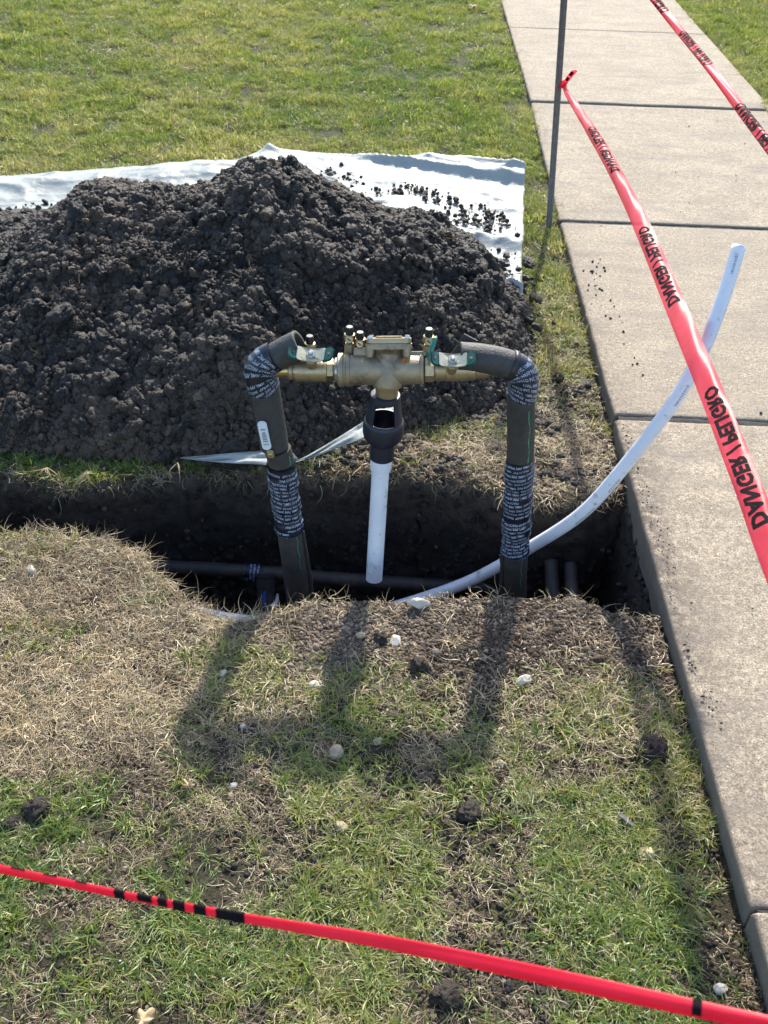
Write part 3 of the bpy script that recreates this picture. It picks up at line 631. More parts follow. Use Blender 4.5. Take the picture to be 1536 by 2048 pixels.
# soil strewn in a broken line over the right half of the sheet
r_ = np.random.RandomState(33); xs_, ys_ = [], []
for ch, nn in (([(640, 340), (700, 357), (760, 385), (820, 374), (870, 396), (930, 408), (985, 424), (1018, 450)], 600), ([(860, 430), (905, 425), (950, 432), (985, 455)], 260), ([(960, 560), (1000, 575), (1040, 600)], 140)):
    for _ in range(nn):
        i = r_.randint(len(ch)-1); f_ = r_.rand(); c = at(ch[i][0]*(1-f_)+ch[i+1][0]*f_, ch[i][1]*(1-f_)+ch[i+1][1]*f_, .02); cl = math.sin(i*2.1+f_*5)
        if cl < -.35 and r_.rand() < .7: continue
        xs_.append(c.x+r_.randn()*.018); ys_.append(c.y+r_.randn()*.035)
x = np.array(xs_); y = np.array(ys_); k = (pile_h(x, y) < .004) & (x < .57); x, y = x[k], y[k]; s = .0010+.0080*r_.rand(len(x))**4
lumps('sheet_soil', x, y, gz(x, y)+.045+s*.3, s, C_small, 8, 34, np.full(len(x), .1), label='dark soil crumbs strewn over the right half of the plastic sheet', cat='soil')
# trench: crumbs on floor and far ledge
n = 4200; x = r_.uniform(-1.3, .66, n); y = r_.uniform(1.7, 2.25, n); k = inside(x, y); x, y = x[k], y[k]; s = .003+.010*r_.rand(len(x))**3
lumps('trench_soil', x, y, FLOOR+.02+.02*fbm(x, y, 0, sc=7, oc=3, s=71)+s*.2, s, C_small, 8, 9, np.full(len(x), .05), label='loose dark crumbs on the trench floor', cat='soil')
# crumbs stuck on the far trench wall
n = 8000; q = r_.randint(0, len(OUT), n); q = q[(OUT[q, 1] > 2.05) & (OUT[q, 0] < .66) | (OUT[q, 0] > .66)]; lv = r_.randint(1, NL-2, len(q)); P = TW.reshape(len(OUT), NL, 3)[q, lv]; s = .0018+.0075*r_.rand(len(q))**4
lumps('wall_crumbs', P[:, 0], P[:, 1], P[:, 2], s, C_small, 8, 12, np.where(r_.rand(len(q)) > .96, .8, .04), label='dark soil crumbs on the trench wall', cat='soil')

# ------------------------------------------------------------------ near bank: dry brown crumbs
def free_ground(x, y, slabm=.0):
    return (~inside(x, y)) & (x < SWX-.004) & (pile_h(x, y) < .006)
n = 170000; x = r_.uniform(-.75, .65, n); y = r_.uniform(1.25, 1.78, n)
wgt = sstep(1.36, 1.58, y+.06*fbm(x, y, 0, sc=6, oc=3, s=33))*sstep(-.42, -.22, x)
wgt = np.maximum(wgt, .35*sstep(.1, .3, fbm(x, y, 0, sc=9, oc=3, s=34)))
k = free_ground(x, y) & (r_.rand(n) < wgt*.85); x, y = x[k], y[k]; s = .0007+.0036*r_.rand(len(x))**3+.0045*(r_.rand(len(x)) > .985)*r_.rand(len(x))
colv = np.clip(.0+.3*fbm(x, y, 0, sc=8, oc=2, s=35)+.6*(r_.rand(len(x)) > .95)+.45*r_.rand(len(x))**2, 0, 1)
lumps('dry_soil', x, y, gz(x, y)+s*.35, s, C_dry, 6, 14, colv, label='crumbly brown dry soil on the near bank of the trench', cat='soil')
n = 70000; x = r_.uniform(-1.25, .65, n); y = r_.uniform(.60, 1.95, n)
wgt = .30+.7*sstep(-.05, .25, fbm(x, y, 0, sc=6.5, oc=3, s=36)); k = free_ground(x, y) & (r_.rand(n) < wgt*.75); x, y = x[k], y[k]; s = .0010+.0040*r_.rand(len(x))**3
dk = np.clip(.0+.5*r_.rand(len(x))**3, 0, 1)
lumps('lawn_soil_crumbs', x, y, gz(x, y)+s*.3, s, C_dry, 6, 15, dk, label='soil crumbs showing between the grass of the near lawn', cat='soil')
n = 26000; x = r_.uniform(-1.25, .65, n); y = r_.uniform(.60, 1.72, n)
wgt = sstep(-.02, .3, fbm(x, y, 0, sc=5, oc=3, s=37)); k = free_ground(x, y) & (r_.rand(n) < wgt*.7); x, y = x[k], y[k]; s = .0013+.0045*r_.rand(len(x))**3
lumps('dark_soil_crumbs', x, y, gz(x, y)+s*.3, s, C_small, 8, 16, np.full(len(x), .25), label='dark soil crumbs dropped on the near lawn', cat='soil')
# strip between pile and walk, far bank
n = 26000; x = r_.uniform(-.35, .65, n); y = r_.uniform(2.15, 3.2, n); wgt = (1-sstep(2.35, 3.1, y))*(.35+.65*sstep(-.1, .25, fbm(x, y, 0, sc=7, oc=3, s=38)))
k = free_ground(x, y) & (r_.rand(n) < wgt*.8); x, y = x[k], y[k]; s = .0015+.007*r_.rand(len(x))**2.8
lumps('far_bank_soil', x, y, gz(x, y)+s*.3, s, C_dry, 6, 17, np.clip(.3*r_.rand(len(x)), 0, 1), label='brown crumbs on the far bank beside the walk', cat='soil')
# soil crumbs on the walk
n = 260; x = SWX+.01+np.abs(r_.randn(n))*.022; y = 1.35+r_.rand(n)*1.1; k = x < 1.0; x, y = x[k], y[k]; s = .0006+.0018*r_.rand(len(x))**3
x = np.concatenate([x, r_.uniform(.68, 1.85, 110)]); y = np.concatenate([y, r_.uniform(.9, 6.5, 110)]); s = np.concatenate([s, .0008+.0032*r_.rand(110)**3])
xk, yk = [], []
for q, rr_, nn in (((1195, 540), .05, 14), ((1190, 580), .06, 12), ((1360, 425), .004, 1), ((1255, 725), .05, 5), ((1220, 620), .04, 6)):
    c = at(*q); xk += list(c.x+r_.randn(nn)*rr_*.5); yk += list(c.y+r_.randn(nn)*rr_)
x = np.concatenate([x, xk]); y = np.concatenate([y, yk]); s = np.concatenate([s, .0012+.0028*r_.rand(len(xk))])
k = x > SWX+.012; x, y, s = x[k], y[k], s[k]
lumps('walk_crumbs', x, y, s*.3+.0015, s, C_small, 8, 18, np.full(len(x), .1), label='dark soil crumbs dropped on the concrete walk', cat='soil')

# ------------------------------------------------------------------ grass
def blades(name, n, seed, rad_, L0, L1, wd, lean, curl, mat, bc=(0, 1), seg=3, zlift=0., flat=0.):
    r = np.random.RandomState(seed); V = []; F = []; B = []
    for i in range(n):
        a = r.rand()*6.283; rr = rad_*math.sqrt(r.rand()); b0 = np.array([rr*math.cos(a), rr*math.sin(a), -.004+zlift*r.rand()]); L = r.uniform(L0, L1); az = r.rand()*6.283
        th = r.uniform(*lean); side = np.array([-math.sin(az), math.cos(az), 0]); w0 = wd*r.uniform(.6, 1.25); p = b0.copy(); c = r.rand(); c = bc[0]+(bc[1]-bc[0])*c; o = len(V); turn = r.uniform(-1, 1)*curl
        for k in range(seg+1):
            tt = k/seg; wk = w0*(1-tt)**.7*.5 if seg > 0 else w0
            if k < seg: V += [p-side*wk, p+side*wk]; B += [c, c]
            else: V += [p]; B += [c]
            dv = np.array([math.cos(az)*math.sin(th), math.sin(az)*math.sin(th), math.cos(th)]); p = p+dv*L/seg; th = min(th+abs(r.normal(0, .35))*curl*1.6+.12, 1.72+.2*flat); az += turn*r.rand(); p[2] = max(p[2], .001+.002*r.rand())
        for k in range(seg-1): F.append((o+2*k, o+2*k+1, o+2*k+3, o+2*k+2))
        F.append((o+2*seg-2, o+2*seg-1, o+2*seg))
    ob = mk(name, V, F, mat, link=False, attrs={'bc': B}); return ob.data
lawn_me = [blades('lawn_tuft', 90, 200+i, .055, .018, .044, .0030, (.1, 1.1), .5, M_grass) for i in range(6)]
near_me = [blades('near_tuft', 15, 220+i, .024, .016, .045, .0028, (.4, 1.3), .6, M_grass, seg=4) for i in range(6)]
clump_me = [blades('clump_tuft', 14, 240+i, .011, .025, .065, .0032, (.3, 1.15), .5, M_grass, seg=4) for i in range(4)]
straw_me = [blades('straw_tuft', 13, 260+i, .034, .025, .085, .0018, (1.0, 1.6), 1.7, M_straw, seg=6, zlift=.018, flat=1) for i in range(7)]
C_lawn = src('lawn_tuft', lawn_me); C_near = src('near_tuft', near_me+clump_me); C_straw = src('straw_tuft', straw_me)
def tufts(name, x, y, s, colv, coll, npick, seed, label, zs=None, z=None, cat='grass', tilt=.25):
    r = np.random.RandomState(seed); n = len(x); rot = np.stack([r.normal(0, tilt, n), r.normal(0, tilt, n), r.uniform(0, 6.28, n)], 1); scl = np.stack([s, s, s*(zs if zs is not None else 1)], 1)
    return scatter(name, np.stack([x, y, gz(x, y) if z is None else z], 1), rot, scl, r.randint(0, npick, n), colv, coll, None, label, cat)
r_ = np.random.RandomState(77)
def sheetcover(x, y):
    return (y > 2.6) & (y < np.interp(x, BX, BY)-.01) & (x < np.interp(y, [3.05, 3.174, 3.538, 4.539], [.43, .449, .498, .579])-.008) & ((y > 3.05) | (x < .43))
# far lawn, both sides of the walk
n = 52000; x = r_.uniform(-4.6, 5.2, n); y = r_.uniform(2.35, 10.5, n)
dens = np.clip(1.0-.6*sstep(.3, .6, fbm(x, y, 0, sc=2.4, oc=3, s=301))-.6*sstep(.1, .5, -fbm(x, y, 0, sc=10, oc=2, s=306)), .15, 1)
el, er = edge_l(y), edge_r(y)
strip = (x > .40) & (x < .72) & (y < 5); dens = np.where((y < 3.3) & (x > .2) & (x < .7), .55*sstep(2.45, 3.0, y)*sstep(-.25, .2, fbm(x, y, 0, sc=8, oc=3, s=302)+.05), dens)
k = ((x < el-.008) | (x > er+.01)) & ~inside(x, y) & (pile_h(x, y) < .004) & ~sheetcover(x, y) & (r_.rand(n) < dens) & ((y > 2.75) | (x > .2) | (x < -1.5))
x, y = x[k], y[k]; el, er = edge_l(y), edge_r(y)
cv = .60+.34*fbm(x, y, 0, sc=1.1, oc=4, s=303)+.35*fbm(x, y, 0, sc=5, oc=3, s=304)+.10*r_.randn(len(x))
cv = cv+.30*np.exp(-((y-np.interp(x, BX, BY)-.12)/.16)**2)*(x < .6)+.22*(np.abs(x-.55) < .16)*(y < 5.5)+.25*(x > 0)*(x < .7)*(y < 3.4)
cv += np.where(x < el, .10*np.exp(-((el-x)/.12)**2), 0)
ss = np.clip(.95+.3*fbm(x, y, 0, sc=4, oc=3, s=305)+.55*fbm(x, y, 0, sc=10, oc=2, s=306), .4, 1.7)*r_.uniform(.7, 1.2, len(x)); cv = cv+.30*fbm(x, y, 0, sc=10, oc=2, s=306); ss = np.where(x > er, ss*1.1, ss)
tufts('lawn_grass', x, y, ss, np.clip(cv, 0, 1.1), C_lawn, 6, 21, 'sunlit green lawn beyond the soil pile and beside the walk')
# near lawn
def G(px, py, sx, sy, x, y):
    c = at(px, py, -.05); return np.exp(-((x-c.x)/sx)**2-((y-c.y)/sy)**2)
n = 30000; x = r_.uniform(-1.3, .65, n); y = r_.uniform(.55, 2.0, n)
base_ = (1-sstep(1.36, 1.56, y-.0+.05*fbm(x, y, 0, sc=7, oc=2, s=311)))*.62
nn_ = fbm(x, y, 0, sc=4.6, oc=3, s=312); dens = base_*(.10+.85*sstep(-.20, .30, nn_))
dens += .25*(x < -.45)*(y > 1.4)*sstep(0, .3, nn_)+.5*G(470, 1330, .10, .06, x, y)+.35*G(1240, 1400, .10, .07, x, y)+.3*G(60, 1270, .08, .05, x, y)
dens *= 1-.85*np.clip(G(150, 1400, .22, .13, x, y)+G(60, 1450, .16, .1, x, y), 0, 1); dens *= 1-.5*G(1000, 1480, .12, .07, x, y); dens *= 1-.55*G(1150, 1400, .16, .06, x, y)
k = free_ground(x, y) & (r_.rand(n) < dens); x, y = x[k], y[k]
cv = .50+.50*fbm(x, y, 0, sc=3.2, oc=3, s=313)+.16*r_.randn(len(x)); ss = r_.uniform(.6, 1.12, len(x))
tufts('near_grass', x, y, ss, np.clip(cv, 0, 1.0), C_near, 10, 22, 'patchy green grass on the lawn in front of the trench')
# grass along the far lip of the trench, left
n = 2600; x = r_.uniform(-1.6, -.1, n); y = r_.uniform(2.18, 2.40, n); k = ~inside(x, y) & (pile_h(x, y) < .02) & (r_.rand(n) < .8*(1-sstep(-.6, -.2, x))+.25); x, y = x[k], y[k]
tufts('lip_grass', x, y, r_.uniform(.6, 1.1, len(x)), np.clip(.35+.3*r_.randn(len(x)), 0, 1), C_near, 10, 23, 'green grass fringe on the far lip of the trench at the foot of the pile')
# strip beside the walk and far bank: sparse grass
n = 5000; x = r_.uniform(-.05, .66, n); y = r_.uniform(2.2, 3.6, n)
dens = (.12+.6*sstep(.0, .3, fbm(x, y, 0, sc=6, oc=3, s=321)))*(.25+.75*sstep(2.35, 2.7, y)); dens += .6*G(900, 860, .14, .05, x, y)+.5*G(1130, 640, .08, .2, x, y)
k = free_ground(x, y) & ~sheetcover(x, y) & (r_.rand(n) < dens); x, y = x[k], y[k]
tufts('strip_grass', x, y, r_.uniform(.6, 1.05, len(x)), np.clip(.62+.25*r_.randn(len(x)), 0, 1), C_near, 10, 24, 'yellowing grass strip between the soil pile and the walk')
# straw
n = 26000; x = r_.uniform(-1.35, .65, n); y = r_.uniform(.55, 2.0, n)
dist = dist_out(x, y)
dens = .12+.36*sstep(-.1, .35, fbm(x, y, 0, sc=6, oc=3, s=331))
dens += .9*np.clip(G(150, 1400, .24, .14, x, y)+G(60, 1450, .18, .11, x, y), 0, 1)+.55*(x < -.35)*sstep(1.45, 1.65, y)+.9*np.exp(-(dist/.035)**2)*(x < -.2)+.22*np.exp(-(dist/.02)**2)+.45*G(1120, 1420, .2, .10, x, y)
dens = np.where((x > -.25) & (y > 1.5), dens*.32, dens)
k = free_ground(x, y) & (r_.rand(n) < dens*.75); x, y = x[k], y[k]
cv = .35+.35*fbm(x, y, 0, sc=4, oc=3, s=332)+.2*r_.randn(len(x))+.15*G(150, 1400, .24, .14, x, y)
tufts('straw_litter', x, y, r_.uniform(.4, 1.05, len(x))*np.where(y < 1.3, .75, 1), np.clip(cv, 0, 1.1), C_straw, 7, 25, 'dry straw and dead grass lying on the near bank', cat='straw')
n = 9000; x = r_.uniform(-.7, .66, n); y = r_.uniform(2.17, 3.3, n)
dens = .9*G(930, 900, .25, .07, x, y)+.8*G(1150, 900, .14, .14, x, y)+.25+.6*G(1130, 960, .12, .06, x, y)
k = free_ground(x, y) & ~sheetcover(x, y) & (r_.rand(n) < dens*.6); x, y = x[k], y[k]
tufts('far_bank_straw', x, y, r_.uniform(.55, 1.05, len(x)), np.clip(.45+.25*r_.randn(len(x)), 0, 1.1), C_straw, 7, 26, 'dry straw on the far bank beside the walk', cat='straw')
n = 16000; x = r_.uniform(-4.2, 4.6, n); y = r_.uniform(2.6, 9, n); k = ((x < edge_l(y)-.01) | (x > edge_r(y)+.01)) & (pile_h(x, y) < .004) & ~sheetcover(x, y) & (r_.rand(n) < .25+.5*sstep(.05, .4, fbm(x, y, 0, sc=1.6, oc=3, s=333))); x, y = x[k], y[k]
tufts('lawn_thatch', x, y, r_.uniform(.8, 1.5, len(x)), np.clip(.3+.25*r_.randn(len(x)), 0, 1), C_straw, 7, 27, 'dead yellow blades woven through the far lawn', cat='straw', zs=1.6)
# roots and dead grass hanging over the lips
q = r_.randint(0, len(OUT), 1900); fr = OUT[q, 1] > 2.05; q = q[((fr & (r_.rand(1900) < .55)) | (~fr & (OUT[q, 0] < -.15) & (r_.rand(1900) < .8)) | (~fr & (r_.rand(1900) < .14))) & (OUT[q, 0] < .64)]
x = OUT[q, 0]-_nr[q, 0]*.004; y = OUT[q, 1]-_nr[q, 1]*.004; z = gz(x, y)-.004-.03*r_.rand(len(q))**2
rot = np.stack([r_.normal(0, .5, len(q)), r_.normal(0, .5, len(q)), r_.uniform(0, 6.28, len(q))], 1); sc_ = r_.uniform(.4, 1.0, len(q))
scatter('hanging_roots', np.stack([x, y, z], 1), rot, np.stack([sc_, sc_, sc_], 1), r_.randint(0, 7, len(q)), np.clip(.45+.3*r_.randn(len(q)), 0, 1.1), C_straw, None, 'pale roots and dead grass hanging over the trench lips', 'roots')
# straw bits on the pile
x, y = on_pile(170, 88, 3.3); scatter('pile_roots', np.stack([x, y, pile_z(x, y)+.004], 1), r_.uniform(0, 6.28, (len(x), 3)), np.repeat(r_.uniform(.35, .8, len(x))[:, None], 3, 1), r_.randint(0, 7, len(x)), np.clip(.2*r_.rand(len(x)), 0, 1), C_straw, pile)

# ------------------------------------------------------------------ backflow assembly
YA = 1.95
def W(px, py, y=YA): return aty(px, py, y)
asm = empty('backflow_assembly', W(775, 739), 'brass backflow valve on two foam wrapped risers standing in the trench', 'backflow valve')
U = .0011115
AL, AR = W(560, 744), W(960, 741); AX = (AR-AL).normalized(); A0 = W(775, 739)
def along(px): return A0+AX*((px-775)*U)
def seg_lathe(name, px0, prof, mat, **k):
    """prof: (px, r) along the main axis."""
    return lathe(name, [(r, (p-775)*U) for p, r in prof], mat, asm, axis=AX, org=A0, **k)
body = seg_lathe('valve_body', 0, [(676, .0), (676, .033), (678, .0372), (687, .0372), (689, .0345), (693, .0345), (694, .0368), (700, .0368), (702, .0348), (712, .0340), (745, .0340), (800, .0340), (838, .0325), (840, .0345), (845, .0345), (847, .031), (848, 0)], M_bronze, seg=56)
seg_lathe('union_ring', 0, [(668, 0), (668, .022), (672, .027), (676, .027), (676, 0)], M_nut, seg=32)
seg_lathe('hex_nut', 0, [(655, 0), (655, .0235), (656, .0262), (667, .0262), (668, .0235), (668, 0)], M_brass2, ngon=6, smooth=False)
lv = seg_lathe('ball_valve', 0, [(578, 0), (578, .019), (580, .0215), (586, .0215), (588, .0195), (591, .0195), (592, .0245), (612, .0255), (640, .0262), (652, .0255), (655, .0235), (655, 0)], M_brass, seg=40)
for p_ in (630, 641, 648): seg_lathe('valve_ring', 0, [(p_, .025), (p_, .0268), (p_+3, .0268), (p_+3, .025)], M_brass)
seg_lathe('hex_nut', 0, [(848, 0), (848, .026), (850, .029), (866, .029), (868, .026), (868, 0)], M_brass, ngon=8, smooth=False)
seg_lathe('ball_valve', 0, [(868, 0), (868, .024), (871, .0265), (884, .0265), (886, .0250), (889, .0250), (891, .0272), (925, .0268), (948, .025), (950, .021), (975, .0205), (975, 0)], M_brass, seg=40)
# copper/brass stubs under the foam
Tube([along(500)+Vector((0, 0, -.004)), along(540), along(585)], .0155, 8, 20).mesh('pipe_stub', M_brass2, asm)
Tube([along(965), along(1010), along(1044)+Vector((0, 0, -.004))], .0165, 8, 20).mesh('pipe_stub', M_brass, asm)
# relief body, leaning back, with flanged cover
tl = Vector((0, math.sin(rad(27)), math.cos(rad(27)))); R0 = along(776)
rb = lathe('relief_housing', [(0, -.040), (.030, -.040), (.0335, -.028), (.0345, -.005), (.0335, .012), (.031, .024), (.031, .034), (.036, .040), (.043, .045), (.043, .0455), (0, .0455)], M_bronze, asm, axis=tl, org=R0, seg=48)
Mx = Matrix.Translation(R0+tl*.0455) @ Matrix((AX, tl.cross(AX), tl)).transposed().to_4x4()
plate('cover_flange', rrect(.102, .092, .018), .012, Mx, M_bronze, asm)
cv_ = plate('cover_plate', rrect(.098, .090, .018), .0105, Matrix.Translation(tl*.013) @ Mx, M_brass, asm)
plate('cover_boss', rrect(.060, .050, .02), .004, Matrix.Translation(tl*.0232) @ Mx, M_brass, asm)
for sx_ in (-1, 1):
    for sy_ in (-1, 1):
        c = R0+tl*.0688+AX*(sx_*.040)+tl.cross(AX)*(sy_*.035)
        lathe('cover_bolt', [(0, 0), (.0065, 0), (.0065, .004), (.0055, .0055), (0, .0055)], M_nut, asm, axis=tl, org=c, ngon=6, smooth=False)
        lathe('bolt_lug', [(0, -.026), (.0075, -.026), (.0095, -.016), (.0095, 0), (0, 0)], M_bronze, asm, axis=tl, org=c-tl*.014, seg=16)
plate('rust_patch', [(0, 0), (.008, .002), (.010, .012), (.004, .016), (-.003, .009)], .0006, Matrix.Translation(R0+tl*.030+AX*.031+Vector((0, -.0345, -.002))) @ Matrix.Rotation(rad(60), 4, 'X'), M_rust, asm, bevel=0)
# flat ribs beside the cover
def boxm(name, c, sz, mat, rot=None, bev=.0015, parent=None):
    bm = bmesh.new(); bmesh.ops.create_cube(bm, size=1); bmesh.ops.scale(bm, vec=sz, verts=bm.verts); bmesh.ops.bevel(bm, geom=bm.edges[:], offset=bev, segments=2, affect='EDGES')
    me = bpy.data.meshes.new(name); bm.to_mesh(me); bm.free(); M_ = Matrix.Translation(c) @ (rot.to_4x4() if rot else Matrix.Identity(4)); me.transform(M_); me.materials.append(mat)
    me.polygons.foreach_set('use_smooth', np.ones(len(me.polygons), bool)); me.set_sharp_from_angle(angle=rad(40))
    o = bpy.data.objects.new(name, me); COL.objects.link(o); o.parent = parent or asm
    if o.parent.type == 'EMPTY': o.matrix_parent_inverse = Matrix.Translation(-o.parent.location)
    return o
Rt = Matrix((AX, tl.cross(AX), tl)).transposed()
boxm('cock_rib', along(722)+tl*.036, (.034, .022, .022), M_bronze, Rt)
boxm('body_rib', along(830)+tl*.034, (.046, .018, .010), M_bronze, Rt)
# outlet collar
dn = Vector((0, 0, -1)); G0 = W(775, 739)+Vector((0, -.004, 0))
lathe('outlet_collar', [(0, .020), (.036, .020), (.034, .034), (.0265, .040), (.0255, .046), (.0255, .064), (0, .064)], M_brass, asm, axis=dn, org=G0, seg=40)
# test cocks: stem, body with screw, black cap
def cock(px, py, h, hasstem=0, cap=.016, y=YA+.025):
    c = W(px, py, y)
    bd = lathe('test_cock', [(0, -.012), (.007, -.012), (.0085, -.006), (.0125, -.004), (.0135, .003), (.012, .010), (.007, .012), (0, .012)], M_brass2, asm, org=c, seg=20)
    lathe('cock_screw', [(0, 0), (.0085, 0), (.0085, .004), (.0072, .0055), (0, .0055)], M_brass, bd, axis=(0, -.85, .3), org=c+Vector((0, -.010, .002)), seg=18)
    boxm('screw_slot', c+Vector((0, -.0155, .004)), (.010, .0015, .002), M_ink, Matrix.Rotation(rad(35), 3, 'Y'), .0003, bd)
    lathe('cock_cap', [(0, .010), (.0088, .010), (.0092, .013), (.0086, .010+cap), (.007, .012+cap), (0, .012+cap)], M_cap, bd, org=c, seg=20)
    if hasstem: lathe('cock_stem', [(0, -.012-hasstem), (.0115, -.012-hasstem), (.0115, -.022), (.009, -.012), (0, -.012)], M_bronze, asm, org=c, seg=20)
cock(699, 676, .02, .045); cock(720, 685, .02, 0, .014); cock(620, 694, .02, .02); cock(857, 680, .02, .04)
# tee handles
def tee(px, py, rot_z, ends=(M_green, M_green)):
    c = W(px, py, YA-.034); nrm = Vector((0, -.42, .9)).normalized(); ax = (AX*math.cos(rot_z)+AX.cross(nrm)*0).normalized(); ax = Quaternion(nrm, rot_z) @ AX; ax = (ax-nrm*ax.dot(nrm)).normalized(); yy = nrm.cross(ax)
    Mh = Matrix.Translation(c) @ Matrix((ax, yy, nrm)).transposed().to_4x4()
    bar = plate('tee_handle', rrect(.060, .034, .004), .003, Mh, M_steel, asm, .0006, bend=lambda x: .010*max(0, (abs(x)-.018)/.012))
    for s_, m_ in ((-1, ends[0]), (1, ends[1])):
        hh = plate('handle_grip', rrect(.028, .036, .010), .0065, Mh @ Matrix.Translation((s_*.037, 0, .006)) @ Matrix.Rotation(rad(-s_*26), 4, 'Y'), m_, bar, .0022)
        lathe('grip_hole', [(0, 0), (.0045, 0), (.0045, .0004), (0, .0004)], M_cap, bar, axis=nrm, org=Mh @ Vector((s_*.039, 0, .0155)), seg=16)
    lathe('stem_nut', [(0, 0), (.0098, 0), (.0105, .001), (.0105, .006), (.009, .0078), (0, .0078)], M_nut, bar, axis=nrm, org=Mh @ Vector((0, 0, .003)), ngon=6, smooth=False)
    lathe('stem_tip', [(0, .0078), (.0055, .0078), (.0055, .0125), (.004, .014), (0, .014)], M_nut, bar, axis=nrm, org=Mh @ Vector((0, 0, .003)), seg=18)
    lathe('stem', [(0, -.034), (.012, -.034), (.012, -.012), (.009, -.008), (.008, 0), (0, 0)], M_brass, bar, axis=nrm, org=c, seg=20)
tee(622, 712, rad(-4)); tee(905, 723, rad(0))
bl = W(863, 696, YA-.01); Mb = Matrix.Translation(bl) @ Matrix.Rotation(rad(12), 4, 'Y') @ Matrix.Rotation(rad(66), 4, 'Z') @ Matrix.Rotation(rad(90), 4, 'X')
plate('handle_grip', rrect(.022, .060, .009), .004, Mb, M_green_lit, asm, .0015)

# air gap drain fitting
g_top = W(771, 787, YA-.004); g_bot = W(764, 906, YA-.004); gd = (g_bot-g_top); GL = gd.length; gd.normalize()
gx_ = gd.cross(Vector((0, 0, 1)));
lathe('air_gap_ring', [(.024, 0), (.033, .002), (.0345, .010), (.0345, .016), (.0315, .016), (.0315, .010), (.024, .006)], M_gap, asm, axis=gd, org=g_top, seg=48, wall=0)
gcup = lathe('air_gap_cup', [(.0425, .068), (.0450, .070), (.0468, .076), (.0475, .086), (.0475, .104), (.045, .114), (.040, .122), (.033, .128), (.0285, .134), (.0285, GL+.012), (.026, GL+.014)], M_gap, asm, axis=gd, org=g_top, seg=56, wall=.0035)
for a0, a1 in ((38, 142), (218, 322)):
    lathe('air_gap_arm', [(.0345, .012), (.0365, .030), (.040, .050), (.0435, .074)], M_gap, asm, axis=gd, org=g_top, seg=24, ph=(a0, a1), wall=.004)
lathe('grey_disc', [(0, .014), (.020, .014), (.0205, .017), (0, .0175)], M_faint, asm, axis=gd, org=g_top, seg=32)
lathe('disc_bolt', [(0, 0), (.006, 0), (.006, .008), (.0045, .010), (0, .010)], M_lever, asm, axis=(0, -.8, .3), org=g_top+gd*.010+Vector((0, -.018, 0)), seg=16)
# drain pipe
d0 = W(763, 906, YA-.004); d1 = W(748, 1158, YA-.055); dd_ = (d1-d0).normalized(); DL = (d1-d0).length
dp = lathe('drain_pipe', [(.0205, .0), (.0205, .02), (.0205, DL), (.0175, DL), (.0175, .02)], M_pvc, asm, axis=dd_, org=d0, seg=40)
lathe('drain_coupling', [(0, .0), (.0225, 0), (.0245, .004), (.0250, .040), (.0240, .0435), (0, .0435)], M_pvc, asm, axis=dd_, org=d0, seg=40)
lathe('coupling_lip', [(0, -.004), (.0262, -.004), (.0268, .001), (.0262, .006), (0, .006)], M_pvc, asm, axis=dd_, org=d0+dd_*.004, ngon=12, smooth=False)
lathe('bore_shade_disc', [(0, DL-.02), (.0172, DL-.02), (.0172, DL-.0195), (0, DL-.0195)], M_bore_shade, asm, axis=dd_, org=d0, seg=24)  # dark disc stands in for the shade up inside the drain

# risers: foam, wrap tape and lettering
def lettering(name, tube, parent, s0, s1, size, pitch, strings, phi_rng=(-1.6, 1.6), slant=0, flip=True, seed=0, step=.0112, drop=.06, mat=None, off=.0012):
    V = []; F = []; r = random.Random(seed); row = 0; s = s0
    while s < s1:
        st = strings[row % len(strings)]; tv, tf_ = textmesh(st); Wt = tv[:, 0].max()*size*.78; R = tube.rad(s/tube.L[-1])
        phi = phi_rng[0]-r.random()*Wt/R*.6
        while phi < phi_rng[1]:
            if r.random() > drop:
                o = len(V); ok = True; pts = []
                for vx, vy in tv:
                    a = vx*size*.78/R; b = vy*size
                    if flip: ph = phi+Wt/R-a; ss_ = s-b
                    else: ph = phi+a; ss_ = s+b
                    sg = ss_+slant*math.sin(ph*1.0)*R+.0006*math.sin(ph*7+s*90); pts.append((sg, ph))
                idx_ok = [phi_rng[0] <= q[1] <= phi_rng[1] and s0-.002 <= q[0] <= s1+.002 for q in pts]
                for q in pts: V.append(tube.at(q[0], q[1], off))
                for f in tf_:
                    if all(idx_ok[i] for i in f): F.append(tuple(o+i for i in f))
            phi += Wt/R+.004/R*r.uniform(.7, 2)
        s += step*r.uniform(.92, 1.1); row += 1
    o = mk(name, V, F, mat or M_print, parent, smooth=False); return o
WS = ['PASCO PVC 10MIL PIPE WRAP ', '10MIL PIPE WRAP PASCO PVC ']
def strip_on(name, tube, parent, s0, s1, phi, wd, mat, off=.0008, wig=.15, n=40, seed=0):
    V = []; r = random.Random(seed)
    for i in range(n+1):
        s = s0+(s1-s0)*i/n; ph = phi+wig*math.sin(i*.35+seed)*.25+wig*.1*r.uniform(-1, 1); wv = wd*r.uniform(.35, 1.2)/tube.rad(s/tube.L[-1])*.5
        V += [tube.at(s, ph-wv, off), tube.at(s, ph+wv, off)]
    return mk(name, V, gridf(n+1, 2), mat, parent)
FY_ = 1.95
